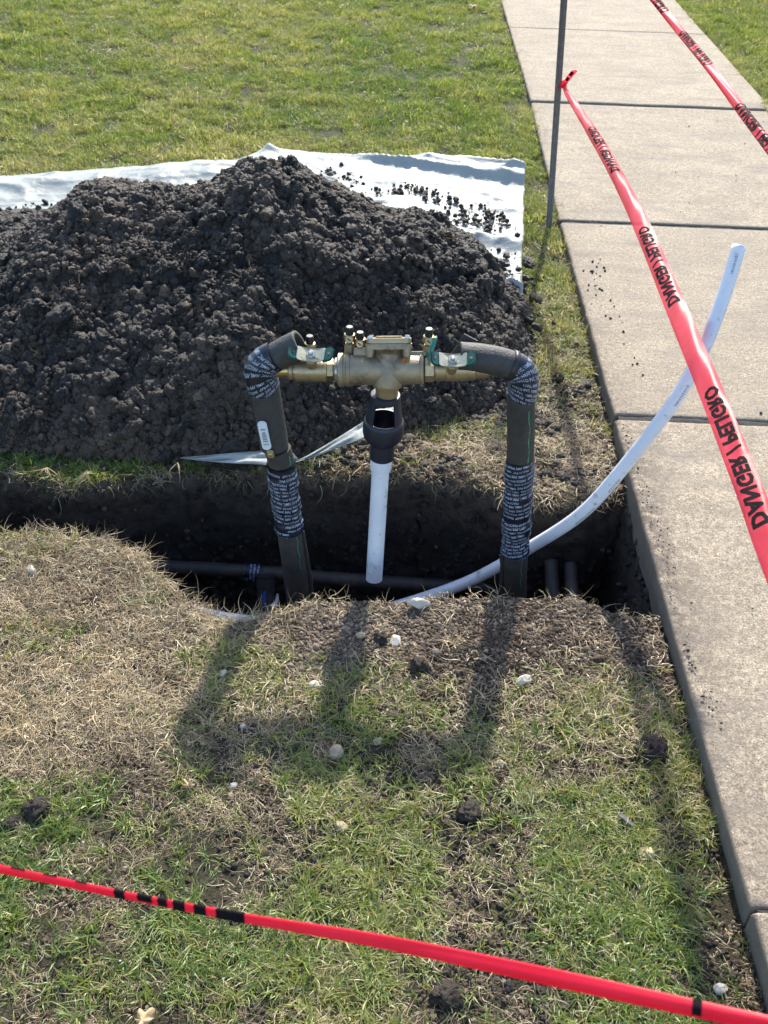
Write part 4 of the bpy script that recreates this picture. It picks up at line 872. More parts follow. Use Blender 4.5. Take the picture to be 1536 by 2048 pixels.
# left riser
bl_ = W(604, 1245); 
low = Tube([bl_+Vector((.002, 0, -.20)), bl_, W(588, 1120), W(574, 1020), W(562, 925), W(555, 898)], [.0345, .0345, .0335, .0325, .0318, .0315], 60, 40, .0010, 1)
f1 = low.mesh('pipe_foam', M_foamd, asm, wall=.012); props(f1, 'soiled dark grey foam on the lower left riser')
seamx = Tube([W(625, 1225, 1.945)+Vector((.001, 0, -.1)), W(622, 1180, 1.945), W(614, 1120, 1.945), W(607, 1062, 1.945)], [.009, .008, .006, .003], 30, 12, .002, 4).mesh('foam_flap', M_foamd, asm)
Ltot = low.L[-1]
sA, sB = Ltot*.60, Ltot*.955
def find_s(tube, pt): 
    return tube.L[min(range(len(tube.P)), key=lambda i: (tube.P[i]-pt).length)]
sA = find_s(low, W(580, 1057)); sB = find_s(low, W(561, 926))
wr1 = Tube([low.at(s, 0, -low.rad(s/Ltot)) for s in np.linspace(sA, sB, 12)], lambda u: .0345+.0018*math.sin(u*19)+.0008*math.sin(u*57), 60, 44, .0012, 8, True)
wo1 = wr1.mesh('pipe_wrap_tape', M_wrap, asm); lettering('wrap_lettering', wr1, wo1, .004, wr1.L[-1]-.002, .0092, 0, WS, slant=-.10, seed=1, step=.0118, drop=.12)
strip_on('foam_seam', low, asm, sA-.11, sA-.002, .62, .0018, M_seam, seed=2)
strip_on('foam_seam', low, asm, sB+.004, sB+.026, .95, .0035, M_seam, seed=3)
# bare pipe and lever in the gap
Tube([W(556, 912), W(549, 885)], .0165, 4, 20, smooth=False).mesh('pipe_stub', M_brass, asm)
up = Tube([W(549, 893), W(542, 850), W(534, 800), W(527, 762)], [.0335, .0332, .033, .033], 40, 40, .0007, 2)
props(up.mesh('pipe_foam', M_foam, asm, wall=.013), 'grey foam sleeve behind the white lever')
elb = Tube([W(530, 783), W(523, 757), W(522, 738), W(533, 722), W(552, 712)], [.034, .0355, .036, .0355, .034], 40, 44, .0012, 9)
eo = elb.mesh('pipe_wrap_tape', M_wrap, asm); lettering('wrap_lettering', elb, eo, .006, elb.L[-1]-.003, .0098, 0, WS, phi_rng=(-1.7, 1.9), slant=.45, seed=3, step=.0120)
h1 = Tube([W(535, 722), W(552, 713), W(575, 701), W(601, 688)], [.031, .0315, .032, .0325], 30, 44, .0009, 3)
props(h1.mesh('pipe_foam', M_foam, asm, wall=.0085, gap=(1.65, 2.5)), 'tilted open end foam sleeve left of the brass valve')
# white lever
lc = W(529, 870, YA-.045); la = (W(522, 838, YA-.045)-W(536, 902, YA-.045)).normalized(); ln = Vector((0, -.9, .35)); ln = (ln-la*ln.dot(la)).normalized(); lx = la.cross(ln)
ML = Matrix.Translation(lc) @ Matrix((lx, la, ln)).transposed().to_4x4()
lev = plate('lever_handle', rrect(.021, .078, .0095, 6), .005, ML, M_lever, asm, .0016)
for i, (ww, yy) in enumerate([(.010, .018), (.004, .010), (.009, .006), (.010, .001), (.010, -.004), (.009, -.009), (.010, -.014), (.011, -.021), (.009, -.0235)]):
    V = []; F = []; rr2 = random.Random(i); xx = -ww/2
    while xx < ww/2:
        b = rr2.uniform(.0006, .0018); hh = .0007 if i > 6 else .0015; o = len(V); V += [ML @ Vector((xx, yy-hh, .0055)), ML @ Vector((xx+b, yy-hh, .0055)), ML @ Vector((xx+b, yy+hh*rr2.uniform(.3, 1), .0055)), ML @ Vector((xx, yy+hh, .0055))]; F.append((o, o+1, o+2, o+3)); xx += b+rr2.uniform(.0003, .0009)
    mk('lever_print', V, F, M_ink, lev, smooth=False)
lb = W(541, 907, YA-.040); plate('lever_bracket', rrect(.016, .022, .006), .004, Matrix.Translation(lb-lc) @ ML, M_steel, asm, .001)
lathe('lever_nut', [(0, 0), (.0058, 0), (.0058, .005), (.004, .006), (0, .006)], M_brass2, asm, axis=ln, org=lb+ln*.004, ngon=6, smooth=False)
# right riser
br_ = W(1026, 1210)
rlow = Tube([br_+Vector((.004, 0, -.20)), br_, W(1030, 1110), W(1036, 1000), W(1040, 915), W(1042, 850), W(1041, 785)], [.0345, .034, .0325, .0318, .0318, .032, .0322], 90, 40, .0010, 5)
props(rlow.mesh('pipe_foam', M_foamd, asm, wall=.012), 'soiled dark grey foam on the right riser')
rA, rB = find_s(rlow, W(1028, 1104)), find_s(rlow, W(1039, 916))
wr2 = Tube([rlow.at(s, 0, -rlow.rad(s/rlow.L[-1])) for s in np.linspace(rA, rB, 12)], lambda u: .0345+.0016*math.sin(u*23+1)+.0009*math.sin(u*61), 70, 44, .0012, 10)
wo2 = wr2.mesh('pipe_wrap_tape', M_wrap, asm); lettering('wrap_lettering', wr2, wo2, .004, wr2.L[-1]-.002, .0086, 0, WS, slant=.16, seed=5, step=.0112, drop=.12)
strip_on('foam_seam', rlow, asm, rB+.004, rB+.145, .52, .0022, M_seam, seed=5); strip_on('foam_seam', rlow, asm, rA-.10, rA-.004, .45, .0014, M_seam, seed=8)
Tube([W(1004, 1215, 1.94)+Vector((0, 0, -.1)), W(1004, 1160, 1.94), W(1003, 1110, 1.94)], [.009, .007, .005], 20, 12, .002, 14).mesh('foam_flap', M_foamd, asm)
relb = Tube([W(1012, 729), W(1032, 736), W(1044, 748), W(1047, 768), W(1044, 795)], [.032, .034, .0345, .0345, .0335], 40, 44, .0012, 12)
reo = relb.mesh('pipe_wrap_tape', M_wrap, asm); lettering('wrap_lettering', relb, reo, .022, relb.L[-1]-.003, .0092, 0, WS, phi_rng=(-1.8, 1.7), slant=-.38, seed=7, step=.0118)
h2 = Tube([W(918, 712), W(960, 716), W(1000, 724), W(1028, 734)], [.0310, .0315, .032, .033], 40, 44, .0009, 6)
props(h2.mesh('pipe_foam', M_foam, asm, wall=.0085, gap=(1.5, 2.7)), 'grey foam sleeve lying over the pipe right of the brass valve')
Tube([W(1019, 730), W(1029, 733)], .0352, 3, 40, smooth=False).mesh('strap', M_cap, asm, wall=.004)
fl_ = [W(898, 712, YA+.03), W(915, 690, YA+.035), W(928, 668, YA+.04), W(955, 682, YA+.045), W(930, 700, YA+.03)]
mk('foam_flap', fl_+[p+Vector((.001, .007, -.002)) for p in fl_], [(0, 1, 2, 3, 4), (9, 8, 7, 6, 5)]+[(i, (i+1) % 5, (i+1) % 5+5, i+5)[::-1] for i in range(5)], M_foam, asm, smooth=False)

# ------------------------------------------------------------------ pipes in the trench
PY = 2.14
ob = Tube([aty(-300, 1118, PY), aty(100, 1125, PY), aty(310, 1133, PY), aty(500, 1143, PY), aty(700, 1160, PY), aty(880, 1172, PY+.01), aty(1010, 1178, PY+.03)], .0205, 60, 24, .001, 20)
bp = empty('buried_pipe', ob.P[20], 'soiled black pipe running along the trench behind the risers', 'pipe'); ob.mesh('pipe', M_oldpipe, bp)
cw = Tube([aty(488, 1142, PY), aty(524, 1145, PY)], .027, 8, 28, .003, 22); co_ = cw.mesh('joint_wrap', M_wrap, bp); lettering('wrap_lettering', cw, co_, .003, cw.L[-1]-.002, .008, 0, WS, seed=9, step=.0105, drop=.2)
st = Tube([aty(531, 1150, 2.10), aty(532, 1185, 2.08), aty(535, 1225, 2.05)], [.026, .024, .026], 16, 24, .003, 23); tee_ = empty('wrapped_tee_fitting', st.P[0], 'black wrapped pipe fitting with blue and white bits left of the left riser', 'pipe fitting')
st.mesh('fitting_wrap', M_oldpipe, tee_)
Tube([aty(531, 1182, 2.04), aty(528, 1195, 2.03), aty(530, 1208, 2.02)], .0045, 8, 8).mesh('blue_wire', M_blue, tee_)
Tube([aty(555, 1188, 2.04), aty(553, 1205, 2.03), aty(543, 1214, 2.02)], [.003, .006, .007], 10, 8).mesh('white_film', M_dust, tee_)
for (qx, y0p, y1p, lb_) in ((1102, 1122, 1215, 'dark dusty pipe stub right of the right riser in the trench'), (1141, 1130, 1210, 'dark dusty pipe stub nearest the sidewalk wall in the trench')):
    tb = Tube([aty(qx, y0p, 2.12), aty(qx+2, (y0p+y1p)/2, 2.06), aty(qx+5, y1p, 2.0)], .019, 12, 20, .002, qx); props(tb.mesh('pipe_stub', M_oldpipe), lb_, 'pipe')

# ------------------------------------------------------------------ curved white pipe
E_ = CAM+ray(1475, 490)*2.28
def T_(px, py, t): return CAM+ray(px, py)*t
wp_pts = [T_(1478, 492, 2.30), T_(1448, 590, 2.31), T_(1408, 695, 2.32), T_(1350, 800, 2.35), T_(1255, 925, 2.43), T_(1165, 1025, 2.53), T_(1060, 1095, 2.66), T_(950, 1157, 2.76), T_(850, 1195, 2.80), T_(740, 1226, 2.80), T_(600, 1250, 2.76), T_(500, 1243, 2.70), T_(400, 1226, 2.68), T_(300, 1190, 2.70), T_(200, 1150, 2.75)]
wt = Tube(wp_pts, .0163, 140, 32)
wp = empty('white_pvc_pipe', wt.P[0], 'long bent white plastic pipe rising out of the trench over the concrete walk', 'pipe')
wt.mesh('pipe', M_pvc, wp, wall=.0032)
lathe('bore_shade_disc', [(0, 0), (.0138, 0), (.0138, .001), (0, .001)], M_bore_shade, wp, axis=wt.F[0][1], org=wt.P[1], seg=24)  # dark disc inside the open end, painted as its shade
def faint_text(tube, s0, n, size, phi, seed):
    V = []; F = []; r = random.Random(seed); s = s0
    for i in range(n):
        a = r.uniform(.001, .003); h = size/tube.rad(0)*.5; o = len(V)
        for sx1, p1 in ((s, phi-h), (s+a, phi-h), (s+a, phi+h*r.uniform(.3, 1)), (s, phi+h)): V.append(tube.at(sx1, p1, .0003))
        F.append((o, o+1, o+2, o+3)); s += a+r.uniform(.0008, .003)
    mk('pipe_print', V, F, M_faint, wp, smooth=False)
faint_text(wt, .02, 14, .006, .35, 1); faint_text(wt, .33, 14, .006, -.1, 2); faint_text(wt, .60, 12, .006, -.3, 3); faint_text(wt, .70, 18, .006, -.3, 4); faint_text(wt, .95, 20, .006, -.4, 5)

# ------------------------------------------------------------------ white film strip at the pile foot
up_px = [(360, 915), (400, 912), (440, 908), (475, 905), (520, 902), (560, 898), (585, 905), (597, 919), (612, 913), (640, 897), (680, 873), (722, 846), (760, 822), (796, 806)]
lo_px = [(360, 917), (400, 921), (440, 925), (475, 927), (520, 929), (560, 931), (585, 927), (600, 922), (618, 917), (645, 908), (680, 894), (722, 878), (760, 856), (796, 838)]
zz_ = [-.03, -.022, -.016, -.012, -.010, -.006, -.004, .0, .006, .016, .03, .045, .055, .06]
V = []; nS = 66
uu = np.linspace(0, 13, nS)
for q in uu:
    i = min(int(q), 12); f_ = q-i
    a = np.array(up_px[i])*(1-f_)+np.array(up_px[i+1])*f_; b = np.array(lo_px[i])*(1-f_)+np.array(lo_px[i+1])*f_; z_ = zz_[i]*(1-f_)+zz_[i+1]*f_
    for j in range(7):
        m_ = a*(1-j/6)+b*j/6; P_ = at(m_[0], m_[1], z_+.012+.004*math.sin(j*1.9+q*1.3)+.003*math.sin(q*3+j)); V.append(P_)
fs = mk('plastic_strip', V, gridf(nS, 7), M_film); fs.modifiers.new('t', 'SOLIDIFY').thickness = .0007
props(fs, 'narrow twisted strip of milky plastic along the far lip behind the left riser', 'plastic strip')

# ------------------------------------------------------------------ stake and barrier tapes
s0 = at(1097, 470, -.05); s1 = aty(1128, 0, s0.y); sdv = (s1-s0).normalized(); stake = empty('steel_stake', s0, 'grey steel stake driven in at the left edge of the walk holding red tape', 'stake')
stt = Tube([s0-sdv*.06, s0, s0+sdv*.5, s0+sdv*1.25], .0122, 30, 8, smooth=True); stt.mesh('post', M_stake, stake)
stt2 = Tube([s0-sdv*.06+Vector((-.004, -.010, 0)), s0+sdv*1.25+Vector((-.004, -.010, 0))], .0035, 4, 8, smooth=False); stt2.mesh('post_rib', M_stake, stake)
def wob(s_, v): return .0010*math.sin(v*8+s_*2.3)+.0011*math.sin(s_*13+v*5)+.0007*math.sin(s_*31-v*9)
def ribbon(name, path, width, curl, parent, roll=None, n=260, m=15, mat=None):
    """path: list of (pt, width, side vector, curl)."""
    P = spline([p[0] for p in path], n); Wd = np.interp(np.linspace(0, len(path)-1, n+1), range(len(path)), [p[1] for p in path])
    S = spline([p[2] for p in path], n); Cc = np.interp(np.linspace(0, len(path)-1, n+1), range(len(path)), [p[3] for p in path]); F = frames(P); V = []; L = [0]
    for i in range(n): L.append(L[-1]+(P[i+1]-P[i]).length)
    for i in range(n+1):
        T = F[i][1]; s = S[i]-T*S[i].dot(T); s = s.normalized(); nn = T.cross(s); c = Cc[i]
        for j in range(m):
            v = (j/(m-1)-.5); a = v*c
            if abs(c) < 1e-3: px__, pn = v*Wd[i], 0
            else: R = Wd[i]/c; px__, pn = R*math.sin(a), R*(math.cos(a)-1)
            V.append(P[i]+s*px__+nn*(pn+wob(L[i], v)*Wd[i]/.05))
    o = mk(name, V, gridf(n+1, m), mat or M_tape, parent)
    def pos(sd, v, off=0):
        u = min(max(sd, 0), L[-1]-1e-5); i = min(int(np.searchsorted(L, u, 'right'))-1, n-1); t = (u-L[i])/(L[i+1]-L[i]); c = Cc[i]; T = F[i][1]
        s = S[i].lerp(S[i+1], t); s = (s-T*s.dot(T)).normalized(); nn = T.cross(s); wd = Wd[i]*(1-t)+Wd[i+1]*t; R = wd/max(abs(c), 1e-3)*(1 if c >= 0 else -1); a = v*c
        return P[i].lerp(P[i+1], t)+s*(R*math.sin(a))+nn*(R*(math.cos(a)-1)+off+wob(sd, v)*wd/.05)
    return o, pos, L
def tape_text(pos, L, parent, starts, size_w, h, v0, mirror=False):
    tv, tf_ = textmesh('DANGER / PELIGRO', .045, 4); tw_ = tv[:, 0].max()
    for s0_ in starts:
        V = []; F = []
        for off in (.0006, -.0006):
            o = len(V)
            for vx, vy in tv: V.append(pos(s0_+vx/tw_*size_w, v0+vy*h/.72, off))
            for f in tf_: F.append(tuple(o+i for i in f))
        mk('tape_lettering', V, F, M_ink, parent, smooth=False)
# middle tape, from near the camera up to the stake
tieP = aty(1125, 168, s0.y)
XC = .66
def X_(px, py, x=XC): return atx(px, py, x)
sv = lambda a: Vector((math.cos(a), 0, math.sin(a)))
far_end = X_(1508, 1010); ext = far_end+(far_end-X_(1440, 830))*3.2+Vector((0, 0, .02))
K = [(ext, .051, sv(.62), -.9), (X_(1560, 1150), .051, sv(.62), -1.0), (X_(1494, 970), .051, sv(.62), -1.0), (X_(1420, 780), .051, sv(.6), -1.1), (X_(1345, 600), .051, sv(.6), -1.3), (X_(1285, 455), .049, sv(.55), -1.5), (X_(1240, 360, .65), .045, sv(.45), -1.9), (X_(1195, 275, .64), .050, sv(.3), -2.4), (X_(1158, 215, .63), .046, sv(.1), -2.6), (X_(1133, 178, .612), .028, sv(-.1), -2.8), (tieP+Vector((.012, -.012, 0)), .012, sv(-.1), -2.8)]
mt = empty('barrier_tape', s0, 'wide red danger tape stretched from the stake toward the right edge over the bent pipe', 'barrier tape')
tp, pos, L = ribbon('tape_band', K, 0, 0, mt)
def s_of(px, py):
    tgt = X_(px, py); best = min(np.linspace(0, L[-1], 1200), key=lambda q: (pos(q, 0)-tgt).length); return best
sD1, sD2, sD3 = s_of(1520, 1060), s_of(1340, 640), s_of(1232, 385)
tape_text(pos, L, mt, [sD1, sD2, sD3, sD1-(sD2-sD1)], s_of(1412, 800)-sD1, .58, -.27)
# knot and loose tail
kn = Tube([tieP+Vector((-.014, -.004, -.012)), tieP+Vector((.0, -.016, .0)), tieP+Vector((.014, -.004, .010)), tieP+Vector((.004, .012, .004)), tieP+Vector((-.013, .004, -.008)), tieP+Vector((-.006, -.015, -.002)), tieP+Vector((.013, -.008, -.012))], .0065, 50, 10, .002, 3); kn.mesh('knot', M_tape, mt)
tail, pos2, L2 = ribbon('tape_tail', [(tieP+Vector((.004, -.014, 0)), .014, Vector((.6, 0, -.8)), 2.), (aty(1136, 156, s0.y-.02), .022, Vector((.8, 0, -.6)), 2.2), (aty(1146, 143, s0.y-.02), .024, Vector((.9, .2, -.4)), 2.0), (aty(1151, 140, s0.y-.03), .02, Vector((.9, .3, -.3)), 1.2)], 0, 0, mt, n=24)
V = []; F = []
for a, b in ((.25, .45), (.55, .78)):
    o = len(V)
    for q in np.linspace(a, b, 5):
        V += [pos2(q*L2[-1], -.3, .0005), pos2(q*L2[-1], .3, .0005)]
    F += [(o+2*i, o+2*i+1, o+2*i+3, o+2*i+2) for i in range(4)]
mk('tape_lettering', V, F, M_ink, mt, smooth=False)
# rope-like tapes: the film gathered into a flat tube
def rope(name, pts, wid, flat, label, starts, h, n=120, size_w=.39, phase=0., ref=None):
    root = empty(name, pts[0], label, 'barrier tape'); P = spline(pts, n); F = frames(P); V = []; m = 20; L = [0]
    for i in range(n): L.append(L[-1]+(P[i+1]-P[i]).length)
    Wd = np.interp(np.linspace(0, 1, n+1), np.linspace(0, 1, len(wid)), wid)
    def pos(s, a, off=0):
        u = min(max(s, 0), L[-1]-1e-5); i = min(int(np.searchsorted(L, u, 'right'))-1, n-1); t = (u-L[i])/(L[i+1]-L[i]); wd = Wd[i]*(1-t)+Wd[i+1]*t
        p = P[i].lerp(P[i+1], t); T = F[i][1]; side = T.cross((CAM-Vector((0, .6, 0))*0-p).normalized()).normalized() if False else (Vector((0, .6, .8))-T*Vector((0, .6, .8)).dot(T)).normalized() if ref is None else (Vector(ref)-T*Vector(ref).dot(T)).normalized()
        nn = T.cross(side); tw = .25*math.sin(s*3.1+phase); sd_ = side*math.cos(tw)+nn*math.sin(tw); nn = T.cross(sd_)
        x = math.cos(a)*wd/2; y = math.sin(a)*wd/2*flat*(1+.35*math.sin(3*a+s*9+phase)); rr_ = 1+off/(wd/2)
        return p+sd_*x*rr_+nn*y*rr_
    for s in L:
        for j in range(m): V.append(pos(s, 2*math.pi*j/m))
    faces = []
    for i in range(n):
        for j in range(m): j2 = (j+1) % m; faces.append((i*m+j, i*m+j2, (i+1)*m+j2, (i+1)*m+j))
    mk('tape_band', V, faces, M_tape, root); tv, tf_ = textmesh('DANGER / PELIGRO', .05, 3); tw_ = tv[:, 0].max()
    for s0_ in starts:
        V = []; Fq = []; o = 0
        for vx, vy in tv: V.append(pos(s0_+vx/tw_*size_w, .2+vy*h, .0007))
        for f in tf_: Fq.append(tuple(o+i for i in f))
        mk('tape_lettering', V, Fq, M_ink, root, smooth=False)
    return pos, L
# upper right tape: leaves the stake top and runs toward the right of the camera
stop = aty(1128, -233, s0.y)
pA, pB = CAM+ray(1310, 0)*3.05, CAM+ray(1536, 290)*2.1
rope('barrier_tape', [stop, pA, CAM+ray(1425, 142)*2.5, pB, pB+(pB-pA)*.9, pB+(pB-pA)*2.4], [.02, .024, .024, .023, .023, .023], .55, 'twisted red tape crossing over the far part of the sidewalk at upper right', [.95, 1.62, .38, 2.3], 3.4, phase=1., size_w=.36, ref=(1, 0, .6))
# lower tape near the camera
L_ = [CAM+ray(-500, 1650)*1.2, CAM+ray(-200, 1700)*1.10, CAM+ray(0, 1738)*1.02, CAM+ray(240, 1788)*.97, CAM+ray(490, 1836)*.92, CAM+ray(768, 1884)*.86, CAM+ray(1100, 1954)*.80, CAM+ray(1400, 2019)*.76, CAM+ray(1620, 2065)*.73, CAM+ray(2100, 2160)*.68]
pos_l, L_l = rope('barrier_tape', L_, [.011, .0105, .0098, .0085, .0095, .0122, .0140, .0132, .012, .012], .5, 'blurred red tape stretched low across the near lawn close to the viewer', [], 3.4, phase=.4)
root_l = [o for o in bpy.data.objects if o.get('label', '').startswith('blurred red tape')][0]
def band(px0, px1, py_f, a0=.1, a1=3.0):
    def s_at(px): 
        return min(np.linspace(0, L_l[-1], 1500), key=lambda q: abs(proj(pos_l(q, 1.57))[0]-px))
    sa, sb = s_at(px0), s_at(px1); V = []; n_ = max(3, int(abs(sb-sa)/.004)); na = 8
    for i in range(n_+1):
        for j in range(na+1): V.append(pos_l(sa+(sb-sa)*i/n_, a0+(a1-a0)*j/na, .0006))
    return mk('tape_lettering', V, gridf(n_+1, na+1), M_ink, root_l)
def proj(P):
    d = P-CAM; D = d.dot(cf); return (768+FPX*d.dot(cr)/D, 1024-FPX*d.dot(cu)/D)
for a_, b_, c_, d_ in ((20, 48, -.2, .5), (85, 112, -.2, .4), (150, 172, -.2, .5), (228, 250, -.1, 2.6), (274, 304, -.1, 2.0), (316, 334, -.2, 2.2), (346, 370, -.2, 3.3), (388, 412, -.2, 3.3), (432, 490, -.2, 3.3), (1385, 1404, .2, 2.2)):
    band(a_, b_, 0, c_, d_); 

# ------------------------------------------------------------------ stones, clods, bits
rock_me = [lump('stone', 3, 400+i, M_rock, ang=True) for i in range(5)]; rockt_me = [lump('stone', 2, 420+i, M_rockt, ang=True) for i in range(4)]; peb_me = [lump('pebble', 2, 440+i, M_rock, crumb=.02) for i in range(4)]; pebt_me = [lump('pebble', 2, 450+i, M_rockt, crumb=.02) for i in range(3)]
rng = random.Random(9)
def item(name, me, px, py, s, label, cat, group=None, flat=.7, z=None, rot=None):
    p = at(px, py, -.045 if z is None else z); 
    if z is None: p.z = float(gz(p.x, p.y))+s[2]*.5
    if name == 'stone' and z is None: s = tuple(q*1.2 for q in s)
    if name == 'soil_clod': s = tuple(q*.88 for q in s)
    o = bpy.data.objects.new(name, me); COL.objects.link(o); o.location = p; o.rotation_euler = rot or (rng.uniform(-.3, .3), rng.uniform(-.3, .3), rng.uniform(0, 6.28)); o.scale = s
    props(o, label, cat, group); return o
def S3(a, f=.7): return (a, a*rng.uniform(.7, .95), a*f)
item('stone', rock_me[0], 1049, 1362, (.0175, .012, .011), 'largest white limestone lump on bare soil right of centre', 'stone', rot=(.2, .1, .5))
item('stone', rock_me[1], 790, 1284, (.016, .012, .011), 'pale angular stone beside a round dark clod just in front of the trench', 'stone')
item('stone', rock_me[2], 632, 1368, (.013, .011, .009), 'pale grey stone with a dark shadowed side in the grass left of centre', 'stone')
item('stone', rock_me[3], 838, 1207, (.030, .012, .013), 'long pale stone caked with soil on the near trench lip under the white pipe', 'stone', z=-.03)
item('stone', rock_me[4], 62, 1140, (.015, .010, .009), 'white flat stone on dry grass at the left edge of the photo', 'stone')
item('pebble', peb_me[0], 447, 1343, (.011, .0075, .006), 'smooth oval cream pebble in the grass below the left riser', 'pebble')
item('pebble', peb_me[1], 485, 1447, (.007, .006, .006), 'small round white pebble in dark green grass below the left riser', 'pebble')
item('pebble', peb_me[2], 466, 1565, (.008, .006, .005), 'white pebble, upper one of a close pair on bare soil at lower left', 'pebble')
item('pebble', pebt_me[0], 461, 1586, (.007, .006, .006), 'cream pebble, lower one of a close pair on bare soil at lower left', 'pebble')
item('stone', rockt_me[0], 672, 1497, (.015, .013, .011), 'round brown stone in shaded grass under the middle of the valve shadow', 'stone')
item('stone', rockt_me[1], 757, 1475, (.012, .009, .008), 'light tan stone near the centre of the near lawn', 'stone')
item('stone', rockt_me[2], 1001, 1523, (.011, .008, .007), 'yellow tan stone in the grass in front of the right riser', 'stone')
item('stone', rockt_me[3], 1297, 1700, (.014, .012, .011), 'brownish stone near the walk at lower right', 'stone')
item('pebble', peb_me[3], 1153, 1675, (.009, .008, .004), 'flat white pebble in yellow grass at lower right', 'pebble')
item('stone', rockt_me[0], 683, 1646, (.012, .009, .008), 'cream lumpy stone in the middle of the lower lawn', 'stone')
item('stone', rock_me[2], 1445, 1970, (.011, .010, .007), 'pale stone in the litter beside the walk near the bottom right', 'stone')
item('stone', rockt_me[2], 625, 652, (.014, .009, .012), 'tan stone chip on the pile face above the left valve handle', 'stone', z=.10)
item('stone', rockt_me[1], 720, 1278, (.012, .010, .009), 'tan stone half sunk in brown crumbs in front of the trench', 'stone')
item('soil_clod', lump_me[0], 1303, 1500, (.030, .026, .022), 'large dark soil clod lying on grass beside the walk', 'soil clod')
item('soil_clod', lump_me[1], 70, 1612, (.026, .024, .018), 'dark rooty soil clod in the grass at the left edge', 'soil clod')
item('soil_clod', lump_me[2], 20, 1640, (.018, .013, .010), 'flat grey clod left of the dark rooty clod at the left edge', 'soil clod')
item('soil_clod', lump_me[0], 938, 1622, (.023, .018, .016), 'dark clod with a tan stone stuck beside it in the lower lawn', 'soil clod')
item('soil_clod', lump_me[1], 893, 1990, (.024, .022, .018), 'crumbly dark clod just below the near tape at bottom centre', 'soil clod')
item('soil_clod', lump_me[3], 762, 1283, (.016, .015, .014), 'round dark brown clod left of the pale angular stone', 'soil clod')
item('soil_clod', lump_me[4], 835, 1335, (.020, .016, .018), 'upright greyish brown clod in crumbs below the drain pipe', 'soil clod')
item('soil_clod', lump_me[0], 465, 1390, (.013, .012, .010), 'small black clod below the oval cream pebble', 'soil clod')
item('soil_clod', lump_me[2], 1430, 1545, (.016, .010, .008), 'grey brown clod wedged at the foot of the walk edge', 'soil clod')
item('soil_clod', lump_me[0], 1058, 525, (.036, .016, .012), 'flat brown clod lying across the right edge of the plastic sheet', 'soil clod', z=.02)
item('soil_clod', lump_me[1], 1035, 470, (.010, .010, .008), 'small dark clod on the plastic sheet near its right edge', 'soil clod', z=.03)
for q in range(95):
    px1, py1 = (rng.uniform(430, 1340), rng.uniform(1225, 1420)) if q < 55 else (rng.uniform(0, 1400), rng.uniform(1300, 2040))
    p = at(px1, py1, -.045)
    if inside(np.array([p.x]), np.array([p.y]))[0] or p.x > SWX-.02: continue
    a = rng.uniform(.002, .0052); item('pebble', rng.choice(peb_me+pebt_me[:1]), px1, py1, S3(a), 'tiny pale pebble among the brown crumbs of the near bank' if py1 < 1425 else 'tiny pale pebble lying in the grass of the near lawn', 'pebble', 'tiny pebbles on the near bank' if py1 < 1425 else 'tiny pebbles in the near grass')
for px1, py1 in ((380, 845), (225, 855), (655, 773), (850, 885), (1090, 640), (735, 520), (435, 640)):
    p = at(px1, py1, 0)
    for it in range(12):
        z1 = float(pile_z(np.array([p.x]), np.array([p.y]))[0]) if pile_h(p.x, p.y) > .004 else float(gz(p.x, p.y)); p = at(px1, py1, z1)
    a = rng.uniform(.004, .006); item('pebble', rng.choice(peb_me), px1, py1, S3(a), 'small white pebble caught in the dark soil pile', 'pebble', 'white pebbles in the soil pile', z=z1+.004)
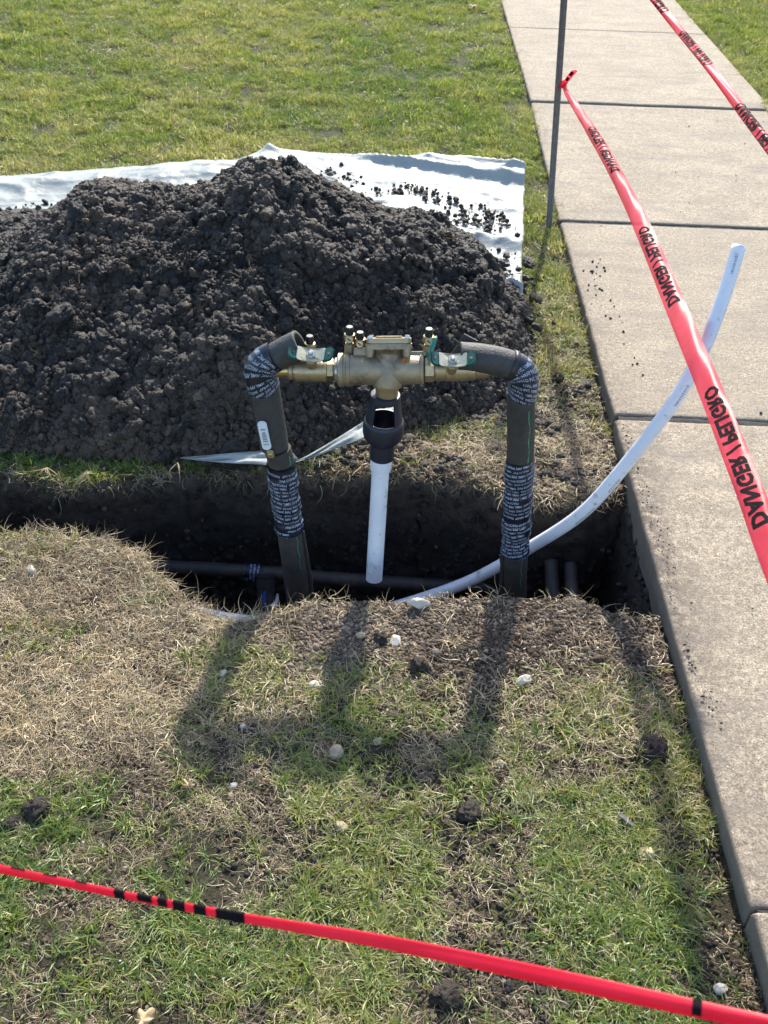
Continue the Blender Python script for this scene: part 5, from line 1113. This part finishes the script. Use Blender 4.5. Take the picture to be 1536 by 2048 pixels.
# dry leaves, plastic shard
def leaf(px, py, size, label, lobes, cat='leaf', mat=None, rotz=0):
    p = at(px, py, -.03); p.z = float(gz(p.x, p.y))+.018; V = []; n = 36; V.append((0, 0, 0))
    for i in range(n):
        a = 2*math.pi*i/n; r = size*(1+.13*math.sin(a*lobes+.6)+.05*math.sin(a*11))*(.72+.28*math.cos(a))
        V.append((r*math.cos(a), r*math.sin(a)*.8, .35*r*abs(math.sin(a*1.5))+.006*math.sin(a*5)))
    for i in range(n): V.append(((V[1+i][0])*.5, V[1+i][1]*.5, V[1+i][2]*.3+.001))
    F = [(0, 1+n+i, 1+n+(i+1) % n) for i in range(n)]+[(1+n+i, 1+i, 1+(i+1) % n, 1+n+(i+1) % n) for i in range(n)]
    o = mk('dry_leaf', V, F, mat or M_leaf); o.location = p; o.rotation_euler = (rng.uniform(-.2, .2), .1, rotz); o.modifiers.new('t', 'SOLIDIFY').thickness = .0006; props(o, label, cat); return o
leaf(282, 2036, .021, 'curled tan dry leaf on the grass at the bottom edge', 5, rotz=.6)
leaf(940, 20, .045, 'pale curled dry leaf far off on the lawn near the walk', 3, rotz=.2)
leaf(375, 1565, .012, 'small tan dry leaf in the grass at lower left', 4, rotz=2.)
pl = at(1253, 1634, -.04); pl.z = float(gz(pl.x, pl.y))+.012
o = plate('plastic_shard', [(-.017, -.004), (.015, -.0045), (.018, .003), (-.012, .005)], .0025, Matrix.Rotation(rad(-38), 4, 'Z') @ Matrix.Rotation(rad(12), 4, 'Y'), simple('slate_grey_plastic', (.11, .12, .13), None, .5), None, .0004); o.location = pl; props(o, 'thin slate grey plastic shard in the grass near the walk', 'plastic shard')
# larger roots poking out of lips
rt = []
for (px1, py1, z1, n_, dx, dz) in ((175, 940, -.06, 9, .05, -.07), (165, 950, -.08, 6, .04, -.08), (355, 925, -.06, 3, .015, -.05), (95, 935, -.05, 7, .05, -.03)):
    p = aty(px1, py1, 2.20)
    root = empty('grass_roots', p, {175: 'pale root tuft hanging over the far trench lip at left', 165: 'lower pale root strands drooping into the trench at left', 355: 'short pale root hanging below the pile foot', 95: 'spread of pale roots on the far lip nearest the left edge'}[px1], 'roots')
    for i in range(n_):
        e = p+Vector((rng.uniform(-dx, dx), rng.uniform(-.04, -.005), dz*rng.uniform(.3, 1))); m_ = (p+e)/2+Vector((rng.uniform(-.012, .012), -.015, rng.uniform(0, .012)))
        Tube([p, m_, e], [.0012, .0010, .0005], 8, 5).mesh('root', M_straw2 if 'M_straw2' in globals() else M_leaf, root)
